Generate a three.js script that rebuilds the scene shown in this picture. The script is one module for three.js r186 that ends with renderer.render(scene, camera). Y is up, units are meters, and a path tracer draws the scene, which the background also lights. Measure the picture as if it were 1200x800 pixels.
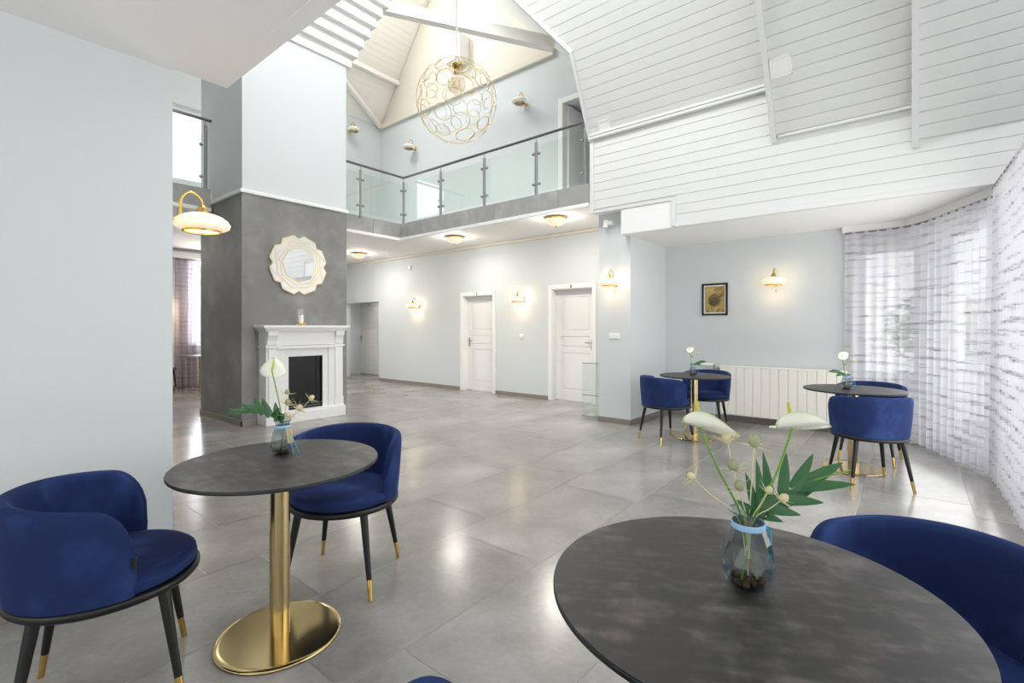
import * as THREE from 'three';
import { mergeGeometries } from 'three/addons/utils/BufferGeometryUtils.js';
import { RoundedBoxGeometry } from 'three/addons/geometries/RoundedBoxGeometry.js';
import { RectAreaLightUniformsLib } from 'three/addons/lights/RectAreaLightUniformsLib.js';
RectAreaLightUniformsLib.init();

// ------------------------------------------------------------------ camera, sky, daylight, exposure
const scene = new THREE.Scene();
const camera = new THREE.PerspectiveCamera(2 * Math.atan(400 / 569) * 180 / Math.PI, 1.5, 0.05, 200);
camera.position.set(0, 1.32, 0);
camera.rotation.y = Math.atan2(466, 569);
camera.setViewOffset(1200, 800, 0, 15.5, 1200, 800);
scene.add(camera);
scene.background = new THREE.Color(0.97, 0.985, 1.0);
scene.backgroundIntensity = 1.0;
const renderer = new THREE.WebGLRenderer();
renderer.toneMapping = THREE.LinearToneMapping;
renderer.toneMappingExposure = 1.27;
renderer.shadowMap.enabled = true;
// daylight at the window openings: [x, y, z, width, height, look direction, intensity]
const DAY = new THREE.Color(0.99, 1.0, 1.0);
function daylight(x, y, z, w, h, dx, dy, dz, k) {
  const l = new THREE.RectAreaLight(DAY, k, w, h);
  l.position.set(x, y, z); l.lookAt(x + dx, y + dy, z + dz); l.castShadow = true; scene.add(l);
}
daylight(1.60, 1.35, -3.6, 4.2, 2.4, -1, 0, 0, 0.9);      // glazing, far half, lighting the sheers from behind
daylight(1.60, 1.35, 0.7, 3.8, 2.4, -1, 0, 0, 0.5);       // glazing beside the camera
daylight(1.15, 1.35, -7.0, 1.5, 2.3, -0.91, 0, 0.41, 1.3); // glazed bay
daylight(0.50, 1.30, -3.6, 4.0, 2.3, -1, 0, 0, 1.5);      // soft daylight leaving the sheers, far half
daylight(0.52, 1.30, 0.9, 3.0, 2.3, -1, 0, 0, 0.5);       // soft daylight leaving the sheers beside the camera
daylight(0.20, 1.15, -6.62, 1.2, 1.9, -0.91, 0, 0.41, 1.6); // soft daylight leaving the sheers of the bay
daylight(2.70, 4.70, -3.3, 3.2, 3.0, -1, 0, 0, 1.2);      // tall gable window above
daylight(-3.8, 8.1, -2.27, 2.8, 1.9, 0, -1, -2.08, 14); // roof windows in the slope above the mezzanine
daylight(-8.45, 8.75, -4.2, 2.5, 1.3, 1.3, -1, 0, 17);    // roof windows in the slope above the gallery
daylight(-1.2, 1.35, 2.95, 3.4, 2.3, 0, 0, -1, 0.7);      // wide glazing in the wall behind the camera
daylight(-10.2, 4.7, -2.9, 1.5, 1.2, 1, 0, 0, 3);         // upper gallery window
daylight(-12.3, 1.9, -4.27, 0.9, 1.8, 1, 0, 0, 13);       // far dining room window

// ------------------------------------------------------------------ helpers
const V = (x, y, z) => new THREE.Vector3(x, y, z);
let seed = 7;
const rnd = () => { seed = (seed * 1664525 + 1013904223) >>> 0; return seed / 4294967296; };
const rr = (a, b) => a + (b - a) * rnd();
const taken = new Map();
function numbered(n) { const k = taken.get(n) || 0; taken.set(n, k + 1); return k ? n + '_' + String(k).padStart(3, '0') : n; }
function shade(o) { o.castShadow = true; o.receiveShadow = true; return o; }
function mesh(name, geo, mat, parent) { const m = shade(new THREE.Mesh(geo, mat)); m.name = parent ? name : numbered(name); (parent || scene).add(m); return m; }
function tag(o, label, category, group) { o.userData.label = label; o.userData.category = category; if (group) o.userData.group = group; return o; }
function struct(o, label, category) { o.userData.kind = 'structure'; if (label) o.userData.label = label; if (category) o.userData.category = category; return o; }
function thing(name, label, category, pos, turn = 0, group) {
  const g = new THREE.Group(); g.name = numbered(name); scene.add(g); if (pos) g.position.set(...pos); g.rotation.y = turn;
  return label ? tag(g, label, category, group) : g;
}
function dup(o, pos, turn, label, group) { const c = o.clone(); c.name = numbered(o.name.replace(/_\d{3}$/, '')); scene.add(c); c.position.set(...pos); c.rotation.set(0, turn, 0); c.userData = { ...o.userData }; if (label) c.userData.label = label; if (group) c.userData.group = group; return c; }
// uv in metres from the dominant axis of each face
function metric(geo, k = 1, ox = 0, oy = 0) {
  const g = geo.index ? geo.toNonIndexed() : geo; if (!g.attributes.normal) g.computeVertexNormals();
  const p = g.attributes.position, n = p.count, uv = new Float32Array(n * 2), a = V(0, 0, 0), b = V(0, 0, 0), c = V(0, 0, 0);
  for (let i = 0; i < n; i += 3) {
    a.fromBufferAttribute(p, i); b.fromBufferAttribute(p, i + 1).sub(a); c.fromBufferAttribute(p, i + 2).sub(a); b.cross(c);
    const x = Math.abs(b.x), y = Math.abs(b.y), z = Math.abs(b.z);
    for (let j = 0; j < 3; j++) {
      const X = p.getX(i + j), Y = p.getY(i + j), Z = p.getZ(i + j);
      const [u, v] = y >= x && y >= z ? [X, Z] : x >= z ? [Z, Y] : [X, Y];
      uv[(i + j) * 2] = u * k + ox; uv[(i + j) * 2 + 1] = v * k + oy;
    }
  }
  g.setAttribute('uv', new THREE.BufferAttribute(uv, 2)); return g;
}
function box(x0, x1, y0, y1, z0, z1) { const g = new THREE.BoxGeometry(Math.abs(x1 - x0), Math.abs(y1 - y0), Math.abs(z1 - z0)); g.translate((x0 + x1) / 2, (y0 + y1) / 2, (z0 + z1) / 2); return metric(g); }
function rbox(x0, x1, y0, y1, z0, z1, r = 0.006, s = 2) { const g = new RoundedBoxGeometry(Math.abs(x1 - x0), Math.abs(y1 - y0), Math.abs(z1 - z0), s, r); g.translate((x0 + x1) / 2, (y0 + y1) / 2, (z0 + z1) / 2); return metric(g); }
const join = (a) => mergeGeometries(a.map((g) => { const q = g.index ? g.toNonIndexed() : g; for (const k of Object.keys(q.attributes)) if (!['position', 'normal', 'uv'].includes(k)) q.deleteAttribute(k); return q; }));
function quads(list) {
  const pos = []; for (const [a, b, c, d] of list) for (const p of [a, b, c, a, c, d]) pos.push(p.x, p.y, p.z);
  const g = new THREE.BufferGeometry(); g.setAttribute('position', new THREE.BufferAttribute(new Float32Array(pos), 3)); g.computeVertexNormals(); return metric(g);
}
// a chamfered board standing proud of a plane: corners in order round the face, n = outward normal
function plank(bl, br, tr, tl, n, d = 0.014, c = 0.005) {
  const P = [bl, br, tr, tl], lo = [], mid = [], top = [];
  for (let i = 0; i < 4; i++) {
    const p = P[i], q = P[(i + 1) % 4].clone().sub(p).normalize(), r = P[(i + 3) % 4].clone().sub(p).normalize();
    lo.push(p.clone()); mid.push(p.clone().addScaledVector(n, d - c)); top.push(p.clone().addScaledVector(n, d).addScaledVector(q, c).addScaledVector(r, c));
  }
  const out = [[top[0], top[1], top[2], top[3]]];
  for (let i = 0; i < 4; i++) { const j = (i + 1) % 4; out.push([lo[i], lo[j], mid[j], mid[i]], [mid[i], mid[j], top[j], top[i]]); }
  return quads(out);
}
// a solid slab from four corners, thickness t along n (behind the face)
function slabQuad(a, b, c, d, n, t) {
  const P = [a, b, c, d], Q = P.map((p) => p.clone().addScaledVector(n, -t)), out = [[P[0], P[1], P[2], P[3]], [Q[3], Q[2], Q[1], Q[0]]];
  for (let i = 0; i < 4; i++) { const j = (i + 1) % 4; out.push([P[j], P[i], Q[i], Q[j]]); }
  return quads(out);
}
// wall slab with rectangular openings; axis 'x' runs along x at z0..z1, 'z' runs along z at x0..x1
function wallGeo(axis, t0, t1, a0, a1, h0, h1, holes = []) {
  const A = [...new Set([a0, a1, ...holes.flatMap((o) => [o[0], o[1]])])].sort((p, q) => p - q), Hs = [...new Set([h0, h1, ...holes.flatMap((o) => [o[2], o[3]])])].sort((p, q) => p - q), out = [];
  for (let i = 0; i + 1 < A.length; i++) for (let j = 0; j + 1 < Hs.length; j++) {
    const am = (A[i] + A[i + 1]) / 2, hm = (Hs[j] + Hs[j + 1]) / 2; if (am < a0 || am > a1 || hm < h0 || hm > h1) continue;
    if (holes.some((o) => am > o[0] && am < o[1] && hm > o[2] && hm < o[3])) continue;
    out.push(axis === 'x' ? box(A[i], A[i + 1], Hs[j], Hs[j + 1], t0, t1) : box(t0, t1, Hs[j], Hs[j + 1], A[i], A[i + 1]));
  }
  return join(out);
}
function bar(a, b, w, h) { // rectangular beam from a to b
  const L = a.distanceTo(b), g = new THREE.BoxGeometry(w, h, L); const m = new THREE.Matrix4().lookAt(a, b, Math.abs(b.clone().sub(a).normalize().y) > 0.99 ? V(1, 0, 0) : V(0, 1, 0)); g.applyMatrix4(m); const c = a.clone().add(b).multiplyScalar(0.5); g.translate(c.x, c.y, c.z); return metric(g);
}
function rod(a, b, r0, r1 = r0, seg = 12) { const L = a.distanceTo(b), g = new THREE.CylinderGeometry(r1, r0, L, seg); g.applyQuaternion(new THREE.Quaternion().setFromUnitVectors(V(0, 1, 0), b.clone().sub(a).normalize())); const c = a.clone().add(b).multiplyScalar(0.5); g.translate(c.x, c.y, c.z); return g; }
const tube = (pts, r, n = 24, s = 8) => new THREE.TubeGeometry(new THREE.CatmullRomCurve3(pts), n, r, s, false);
const lathe = (pts, n = 40) => new THREE.LatheGeometry(pts.map((p) => new THREE.Vector2(p[0], p[1])), n);

// value noise, tiling
function noiseTable(n) { const t = new Float32Array(n * n); for (let i = 0; i < t.length; i++) t[i] = rnd(); return t; }
const NT = noiseTable(256);
function vnoise(x, y, px, py) { // tiling with integer periods
  const xi = Math.floor(x), yi = Math.floor(y), fx = x - xi, fy = y - yi, sx = fx * fx * (3 - 2 * fx), sy = fy * fy * (3 - 2 * fy);
  const g = (i, j) => NT[((((j % py) + py) % py) * 67 % 256) * 256 + ((((i % px) + px) % px) * 13 + 5) % 256];
  return (g(xi, yi) * (1 - sx) + g(xi + 1, yi) * sx) * (1 - sy) + (g(xi, yi + 1) * (1 - sx) + g(xi + 1, yi + 1) * sx) * sy;
}
function fbm(u, v, fx, fy, oct) { let s = 0, a = 0.5, t = 0; for (let o = 0; o < oct; o++) { s += a * vnoise(u * fx, v * fy, fx, fy); t += a; a *= 0.55; fx *= 2; fy *= 2; } return s / t; }
function dataTex(n, fn, srgb = true, m = n) {
  const d = new Uint8Array(n * m * 4); for (let j = 0; j < m; j++) for (let i = 0; i < n; i++) { const c = fn(i / n, j / m), k = (j * n + i) * 4; d[k] = c[0]; d[k + 1] = c[1]; d[k + 2] = c[2]; d[k + 3] = 255; }
  const t = new THREE.DataTexture(d, n, m); t.wrapS = t.wrapT = THREE.RepeatWrapping; t.magFilter = THREE.LinearFilter; t.minFilter = THREE.LinearMipmapLinearFilter; t.generateMipmaps = true; if (srgb) t.colorSpace = THREE.SRGBColorSpace; t.needsUpdate = true; return t;
}
const lerp = (a, b, t) => a + (b - a) * t, cl = (x, a = 0, b = 1) => Math.min(b, Math.max(a, x));
const mix3 = (a, b, t) => [lerp(a[0], b[0], t), lerp(a[1], b[1], t), lerp(a[2], b[2], t)];

// ------------------------------------------------------------------ materials
const std = (color, roughness = 0.6, extra = {}) => new THREE.MeshStandardMaterial({ color, roughness, side: THREE.DoubleSide, ...extra });
const tileTex = dataTex(1024, (u, v) => { const a = fbm(u, v, 4, 4, 6), b = fbm(u + 0.37, v + 0.11, 12, 12, 4), f = fbm(u, v, 128, 128, 2); return mix3([132, 129, 125], [173, 170, 166], cl((a - 0.3) * 1.7 + (b - 0.5) * 0.35 + (f - 0.5) * 0.22)); });
const topTex = dataTex(1024, (u, v) => { const a = fbm(u, v, 3, 5, 6), s = fbm(u, v, 4, 48, 4), b = fbm(u + 0.2, v, 20, 40, 3); let t = cl((a - 0.32) * 1.5 + (s - 0.5) * 1.1 + (b - 0.5) * 1.7 + (fbm(u + 0.6, v, 60, 30, 3) - 0.5) * 0.9); return mix3([46, 43, 43], [112, 104, 102], t); });
const plasterTex = dataTex(512, (u, v) => { const a = fbm(u, v, 5, 5, 5), b = fbm(u + 0.4, v + 0.3, 14, 14, 4); return mix3([128, 127, 125], [158, 156, 154], cl((a - 0.35) * 1.8 + (b - 0.5) * 0.7)); });
const fasciaTex = dataTex(512, (u, v) => { const a = fbm(u, v, 5, 5, 5), b = fbm(u + 0.4, v + 0.3, 14, 14, 4); return mix3([176, 175, 172], [208, 207, 204], cl((a - 0.35) * 1.8 + (b - 0.5) * 0.7)); });
const plasterBump = dataTex(512, (u, v) => { const a = fbm(u, v, 10, 10, 5) * 255; return [a, a, a]; }, false);
const paintBump = dataTex(256, (u, v) => { const a = fbm(u, v, 48, 48, 2) * 255; return [a, a, a]; }, false);
const velvetTex = dataTex(512, (u, v) => { const a = fbm(u, v, 4, 3, 5), b = fbm(u + 0.3, v, 9, 9, 4); return mix3([32, 46, 88], [60, 84, 140], cl((a - 0.4) * 1.7 + (b - 0.5) * 1.0)); });
const brushTex = dataTex(256, (u, v) => { const a = 90 + 120 * fbm(u, v, 64, 2, 2); return [a, a, a]; }, false);
const M = {
  wall: std(0xd5dadb, 0.75, { bumpMap: paintBump, bumpScale: 0.0002 }),
  white: std(0xf0f0ee, 0.55), board: std(0xdededd, 0.42), ceil: std(0xf2f1ef, 0.8), cream: std(0xded7c9, 0.75), slope: std(0xeeeae2, 0.6),
  tile: new THREE.MeshPhysicalMaterial({ map: tileTex, roughness: 0.2, side: THREE.DoubleSide, specularIntensity: 0.9 }),
  grout: std(0xb0aba4, 0.9), skirt: std(0x8d857d, 0.5), fascia: std(0xe4e4e4, 0.45, { map: fasciaTex }),
  plaster: std(0xffffff, 0.6, { map: plasterTex, bumpMap: plasterBump, bumpScale: 0.003 }),
  top: std(0xbcbcbc, 0.45, { map: topTex }), edge: std(0x26282a, 0.5), black: std(0x070708, 0.42), fire: std(0x141516, 0.25),
  velvet: new THREE.MeshPhysicalMaterial({ map: velvetTex, roughness: 0.85, sheen: 0.6, sheenColor: new THREE.Color(0.12, 0.2, 0.45), sheenRoughness: 0.45, specularIntensity: 0.3, side: THREE.DoubleSide }),
  brass: new THREE.MeshStandardMaterial({ color: 0xcbb684, metalness: 1, roughness: 0.16, side: THREE.DoubleSide }),
  brushed: new THREE.MeshStandardMaterial({ color: 0xcdb98a, metalness: 1, roughness: 0.22, side: THREE.DoubleSide }),
  gold: new THREE.MeshStandardMaterial({ color: 0xdcbb73, metalness: 1, roughness: 0.2, side: THREE.DoubleSide }),
  paleGold: new THREE.MeshStandardMaterial({ color: 0xe3cfa4, metalness: 0.85, roughness: 0.3, side: THREE.DoubleSide }),
  steel: new THREE.MeshStandardMaterial({ color: 0xa2a4a5, metalness: 1, roughness: 0.28, side: THREE.DoubleSide }),
  rail: new THREE.MeshStandardMaterial({ color: 0x77787a, metalness: 1, roughness: 0.3, side: THREE.DoubleSide }),
  mirror: new THREE.MeshStandardMaterial({ color: 0xeeeff0, metalness: 1, roughness: 0.03, side: THREE.DoubleSide }),
  bevelMirror: new THREE.MeshStandardMaterial({ color: 0xe6e4de, metalness: 0.9, roughness: 0.3, side: THREE.DoubleSide }),
  glass: new THREE.MeshPhysicalMaterial({ color: 0xf9fcfa, roughness: 0.02, transmission: 1, thickness: 0, ior: 1.5, side: THREE.DoubleSide }),
  pane: new THREE.MeshPhysicalMaterial({ color: 0xffffff, roughness: 0.0, transmission: 1, thickness: 0, ior: 1.5, side: THREE.DoubleSide }),
  vase: new THREE.MeshPhysicalMaterial({ color: 0xd3dcdf, roughness: 0.03, transmission: 1, thickness: 0, ior: 1.5, side: THREE.DoubleSide, flatShading: true }),
  water: new THREE.MeshPhysicalMaterial({ color: 0xc9c0a8, roughness: 0.02, transmission: 1, thickness: 0, ior: 1.33, side: THREE.DoubleSide }),
  opalLit: std(0xf6e8d4, 0.3, { emissive: new THREE.Color(1, 0.8, 0.58), emissiveIntensity: 0.4 }),
  opal: std(0xf3f0ea, 0.25), greenEdge: std(0x3f6a5c, 0.1), radiator: std(0xf5f2e8, 0.4), plastic: std(0xf2f1ee, 0.4),
  candle: std(0xf6f1e6, 0.5), ribbon: std(0x9cc3e6, 0.6), cyan: std(0x35a9cf, 0.6), tagwood: std(0xcdb37b, 0.7),
  stem: std(0x6f9a3c, 0.5), leaf: std(0x2f6535, 0.3), spadix: std(0xb6bd3c, 0.6), dry: std(0xd8cfa6, 0.8), thistle: std(0x9ea67f, 0.85), root: std(0x5a4228, 0.8),
};

// ------------------------------------------------------------------ floor
const ZB = -7.375;                                                     // face of the long back wall
{
  const floor = new THREE.Group(); floor.name = 'floor'; scene.add(floor); struct(floor, 'grey polished stone-effect floor tiles laid in staggered rows', 'floor');
  mesh('grout_bed', box(-13.2, 1.2, -0.2, -0.0015, -8.6, 3.2), M.grout, floor);
  const W = 0.654, L = 1.235, G = 0.0024, variants = [];
  for (let k = 0; k < 8; k++) { const g = plank(V(G, 0, -G), V(W - G, 0, -G), V(W - G, 0, -L + G), V(G, 0, -L + G), V(0, 1, 0), 0.0, 0); g.translate(0, 0, 0); metric(g, 0.42, rnd(), rnd()); variants.push(g); }
  for (let i = -17; i <= 4; i++) for (let j = -1; j <= 7; j++) {
    const x = -2.26 + i * W, z = ((i & 1) ? -1.26 : -0.975) + 1.235 - j * L;
    if (x > 1.1 || x + W < -13.1) continue;
    const t = mesh('tile', variants[Math.floor(rnd() * 8)], M.tile, floor); t.position.set(x, 0, z);
  }
}

// ------------------------------------------------------------------ walls of the ground floor
struct(mesh('wall_back', wallGeo('x', ZB - 0.2, ZB, -12.6, 0.25, 0, 3.04, [[-12.0, -10.4, 0, 2.0], [-7.43, -6.5, 0, 2.03], [-5.13, -4.2, 0, 2.05], [-0.48, 0.1, 0.72, 2.3]]), M.wall), 'long pale grey wall with white doors and brass wall lamps', 'wall');
struct(mesh('wall_left', box(-3.4, -3.145, 0, 2.74, -0.886, 3.0), M.wall), 'pale grey wall beside the blue chair', 'wall');
struct(mesh('wall_front', box(-12.6, 1.0, 0, 10, 3.0, 3.2).index ? null : wallGeo('x', 3.0, 3.2, -12.6, 1.0, 0, 10.5, [[-2.95, 0.55, 0.15, 2.55]]), M.wall), 'pale wall with a window behind the cafe tables', 'wall');
struct(mesh('wall_far_left', wallGeo('z', -12.6, -12.4, -8.6, 3.1, 0, 3.04, [[-4.75, -3.78, 0.95, 2.86]]), M.wall), 'pale wall of the far dining room', 'wall');
// passage behind the opening
struct(mesh('wall_passage', join([box(-12.6, -9.6, 0, 2.3, -8.4, -8.2), box(-9.7, -9.6, 0, 2.3, -8.2, -7.575), box(-12.6, -9.6, 2.25, 2.35, -8.4, -7.575)]), M.wall), 'grey passage behind the opening in the long wall', 'wall');
// pier
struct(mesh('wall_pier', box(-3.435, -2.945, 0, 2.95, -6.15, ZB), M.wall), 'pale pier with a wall lamp and two light switches', 'pier');
// bay: angled wall and window wall on the right
const bayA = V(0.25, 0, -7.375), bayB = V(0.85, 0, -6.05);
{
  const d = bayB.clone().sub(bayA), L = d.length(), g = join([box(0, L, 2.4, 2.6, -0.2, 0), box(0, 0.1, 0, 2.4, -0.2, 0), box(L - 0.1, L, 0, 2.4, -0.2, 0), box(0.1, L - 0.1, 0, 0.1, -0.2, 0)]);
  g.rotateY(-Math.atan2(d.z, d.x)); g.translate(bayA.x, 0, bayA.z); struct(mesh('wall_bay', g, M.wall), 'angled bay wall behind the sheer curtain', 'wall');
}
struct(mesh('wall_right', wallGeo('z', 0.85, 1.05, -6.1, 3.2, 0, 2.46, [[-5.7, -3.7, 0.1, 2.42], [-3.5, -1.4, 0.1, 2.42], [-1.2, 0.7, 0.1, 2.42], [0.9, 2.7, 0.1, 2.42]]), M.wall), 'white window wall beside the tables', 'wall');
struct(mesh('wall_gable_end', join([wallGeo('z', 2.75, 2.95, -6.1, -1.0, 2.5, 10.5, [[-5.0, -1.6, 3.15, 6.3]]), box(0.74, 2.95, 2.46, 2.54, -6.1, -1.0), box(0.85, 2.95, 2.6, 6.0, -1.15, -1.0), box(0.85, 2.95, 2.6, 3.2, -7.4, -6.0)]), M.wall), 'gable end wall with the large window above the curtained glazing', 'wall');

// windows
function windowUnit(name, w, h, cols, rows, pos, turn, label) {
  const g = new THREE.Group(); g.name = name; scene.add(g); struct(g, label, 'window'); if (/glazing|roof/.test(label)) g.userData.group = label + ' set'; g.position.set(...pos); g.rotation.y = turn;
  const f = 0.06; mesh('window_frame', join([box(-w / 2, w / 2, 0, f, -0.05, 0.03), box(-w / 2, w / 2, h - f, h, -0.05, 0.03), box(-w / 2, -w / 2 + f, f, h - f, -0.05, 0.03), box(w / 2 - f, w / 2, f, h - f, -0.05, 0.03)]), M.white, g);
  for (let i = 1; i < cols; i++) mesh('mullion', box(-w / 2 + w * i / cols - 0.03, -w / 2 + w * i / cols + 0.03, f, h - f, -0.045, 0.025), M.white, g);
  for (let j = 1; j < rows; j++) mesh('transom', box(-w / 2 + f, w / 2 - f, h * j / rows - 0.025, h * j / rows + 0.025, -0.045, 0.025), M.white, g);
  for (let i = 0; i < cols; i++) for (let j = 0; j < rows; j++) mesh('pane', box(-w / 2 + w * i / cols + 0.03, -w / 2 + w * (i + 1) / cols - 0.03, h * j / rows + 0.025, h * (j + 1) / rows - 0.025, -0.012, -0.01), M.pane, g);
  return g;
}
windowUnit('window_1', 0.58, 1.58, 1, 1, [-0.19, 0.72, ZB - 0.1], 0, 'white framed window in the back wall behind the sheer curtain');
{ const d = bayB.clone().sub(bayA), c = bayA.clone().add(bayB).multiplyScalar(0.5), n = V(d.z, 0, -d.x).normalize(); windowUnit('window_2', d.length() - 0.2, 2.3, 2, 1, [c.x + n.x * -0.1 * -1, 0.1, c.z + n.z * -0.1 * -1], -Math.atan2(d.z, d.x), 'tall glazed door of the bay behind the sheer curtain'); }
[[-4.7, 2.0], [-2.45, 2.1], [-0.25, 1.9], [1.8, 1.8]].forEach(([z, w], k) => windowUnit('window_' + (3 + k), w, 2.32, 2, 1, [0.95, 0.1, z], -Math.PI / 2, 'tall white framed glazing in the window wall'));
windowUnit('window_7', 3.4, 3.15, 3, 2, [2.85, 3.15, -3.3], -Math.PI / 2, 'large gable window high above the tables');
windowUnit('window_8', 3.5, 2.4, 4, 1, [-1.2, 0.15, 3.1], Math.PI, 'wide window in the wall behind the cafe tables');
windowUnit('window_9', 0.97, 1.91, 2, 2, [-12.5, 0.95, -4.265], Math.PI / 2, 'white window in the far dining room');

// ------------------------------------------------------------------ chimney breast
{
  const g = new THREE.Group(); g.name = 'wall_chimney_breast'; scene.add(g); struct(g, 'chimney breast with dark grey plaster below and pale paint above', 'chimney breast');
  mesh('lower_plaster', metric(box(-8.45, -6.95, 0, 3.15, -4.32, -2.75), 0.45), M.plaster, g);
  mesh('ledge', rbox(-8.47, -6.925, 3.15, 3.2, -4.345, -2.725, 0.008), M.white, g);
  mesh('upper_wall', box(-8.45, -6.955, 3.2, 6.4, -4.315, -2.755), M.wall, g);
  mesh('plinth', join([box(-8.46, -6.935, 0, 0.075, -2.75, -2.735), box(-6.95, -6.935, 0, 0.075, -2.98, -2.735)]), M.skirt, g);
}
// stepped underside above the chimney breast
{
  const g = new THREE.Group(); g.name = 'ceiling_stepped'; scene.add(g); struct(g, 'white stepped underside above the chimney breast', 'ceiling');
  for (let i = 0; i < 14; i++) mesh('step', box(-8.4, -6.925 + i * 0.072, 5.495 + i * 0.165, 5.662 + i * 0.165, -4.4 - i * 0.066, -2.6), M.white, g);
}

// ------------------------------------------------------------------ gallery slab, fascia
const SL = 3.04, ST = 3.36;
struct(mesh('ceiling_gallery', join([box(-12.6, -7.77, SL, ST, -8.6, -4.3), box(-12.6, -8.02, SL, ST, -4.3, 3.1), box(-7.77, -2.95, SL, ST, ZB - 0.2, -6.02)]), M.ceil), 'white ceiling under the gallery with round brass lamps', 'ceiling');
{
  const g = new THREE.Group(); g.name = 'trim_1'; scene.add(g); struct(g, 'grey tiled edge of the gallery floor', 'gallery edge');
  const put = (a) => mesh('fascia_tile', metric(a, 0.7, rnd(), rnd()), M.fascia, g);
  for (let x = -7.75; x < -3.5; x += 0.62) { const e = Math.min(x + 0.62, -3.5); put(rbox(x + 0.002, e - 0.002, 3.1, ST + 0.01, -6.02, -5.995, 0.003, 1)); }
  for (let z = -5.995; z < -4.4; z += 0.62) { const e = Math.min(z + 0.62, -4.36); put(rbox(-7.77, -7.745, 3.1, ST + 0.01, z + 0.002, e - 0.002, 0.003, 1)); }
  for (let z = -2.74; z < 2.9; z += 0.62) put(rbox(-8.02, -7.995, 3.1, ST + 0.01, z + 0.002, z + 0.618, 0.003, 1));
  mesh('cornice', join([rbox(-7.76, -3.5, SL - 0.005, 3.095, -6.02, -5.975, 0.012), rbox(-7.77, -7.725, SL - 0.005, 3.095, -5.98, -4.36, 0.012), rbox(-8.02, -7.975, SL - 0.005, 3.095, -2.74, 2.9, 0.012)]), M.white, g);
}
struct(mesh('trim_2', rbox(-12.4, -3.44, 2.985, SL, ZB, ZB + 0.05, 0.02), M.cream), 'cornice where the long wall meets the gallery ceiling', 'cornice');

// ------------------------------------------------------------------ upper floor walls and roof
const RX = -7.587, RH = 9.967;
struct(mesh('wall_upper_back', wallGeo('x', ZB - 0.2, ZB, -10.6, -2.9, ST, 10.2, [[-4.86, -3.95, ST, 5.4]]), M.wall), 'pale grey upper wall with two unlit brass lamps', 'wall');
struct(mesh('wall_gable', quads([[V(-10.33, 6.42, ZB + 0.006), V(-5.0, 6.42, ZB + 0.006), V(RX + 0.05, 9.9, ZB + 0.006), V(RX, 9.9, ZB + 0.006)]]), M.cream), 'cream painted gable above the upper cornice', 'wall');
struct(mesh('trim_3', rbox(-10.33, -5.02, 6.3, 6.43, ZB, ZB + 0.07, 0.015), M.cream), 'cream cornice below the gable', 'cornice');
struct(mesh('wall_upper_left', wallGeo('z', -10.55, -10.33, -7.6, 3.1, ST, 7.2, [[-3.85, -2.2, 4.02, 5.42]]), M.wall), 'upper side wall of the gallery with a bright window', 'wall');
windowUnit('window_10', 1.65, 1.4, 1, 1, [-10.45, 4.02, -3.025], Math.PI / 2, 'bright window of the upper gallery behind the glass railing');
struct(mesh('wall_attic_passage', join([box(-4.9, -3.9, ST, 5.5, -8.7, -8.6), box(-4.95, -4.87, ST, 5.5, -8.7, ZB - 0.2), box(-3.95, -3.87, ST, 5.5, -8.7, ZB - 0.2), box(-4.95, -3.87, 5.45, 5.55, -8.7, ZB - 0.2), box(-4.95, -3.87, ST - 0.1, ST, -8.7, ZB - 0.2)]), M.wall), 'passage behind the upper doorway', 'passage');
// left roof slope: boards along z
{
  const g = new THREE.Group(); g.name = 'ceiling_left_slope'; scene.add(g); struct(g, 'boarded cream roof slope above the gallery', 'ceiling');
  const d = V(1, 1.3, 0).normalize(), n = V(1.3, -1, 0).normalize().multiplyScalar(1), o = V(-10.33, 6.4, 0), Ltot = Math.hypot(RX + 10.33, RH - 6.4);
  const at = (s, z) => V(o.x + d.x * s, o.y + d.y * s, z);
  const bq = (s0, s1, z0, z1) => slabQuad(at(s0, z0), at(s0, z1), at(s1, z1), at(s1, z0), n, 0.1), S0 = 2.21, S1 = 3.77;   // openings for two roof windows
  mesh('backing', join([bq(-0.3, S0, ZB, 3.1), bq(S1, Ltot + 0.1, ZB, 3.1), bq(S0, S1, ZB, -5.5), bq(S0, S1, -4.25, -4.15), bq(S0, S1, -2.9, 3.1)]), M.slope, g);
  for (let s = 0; s < Ltot - 0.05; s += 0.13) for (const [z0, z1] of s > S0 - 0.13 && s < S1 ? [[ZB + 0.01, -5.5], [-2.9, 2.95]] : [[ZB + 0.01, 2.95]]) mesh('board', plank(at(s + 0.001, z0), at(s + 0.129, z0), at(s + 0.129, z1), at(s + 0.001, z1), n, 0.012, 0.004), M.slope, g);
  [-4.875, -3.525].forEach((z, k) => { const w = windowUnit('window_' + (14 + k), 1.25, S1 - S0, 1, 1, [at(S0, z).x - 0.03, at(S0, z).y, z], 0, 'white framed roof window above the gallery'); w.quaternion.setFromRotationMatrix(new THREE.Matrix4().makeBasis(V(0, 0, -1), d, n)); });
  const p = at(1.12, 0), q = n.clone().multiplyScalar(0.06);
  mesh('purlin', bar(V(p.x + q.x, p.y + q.y, ZB + 0.01), V(p.x + q.x, p.y + q.y, 2.9), 0.1, 0.1), M.slope, g);
  mesh('brace', bar(V(-9.75, 7.05, -5.75), V(-10.24, 6.36, -7.3), 0.09, 0.09), M.slope, g);
}
const valX = (h) => -3.484 - (h - 4.988) * 0.824, Z1 = (h) => -6 + (h - 3.97) / 2.08, ZR = Z1(RH);
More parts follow.
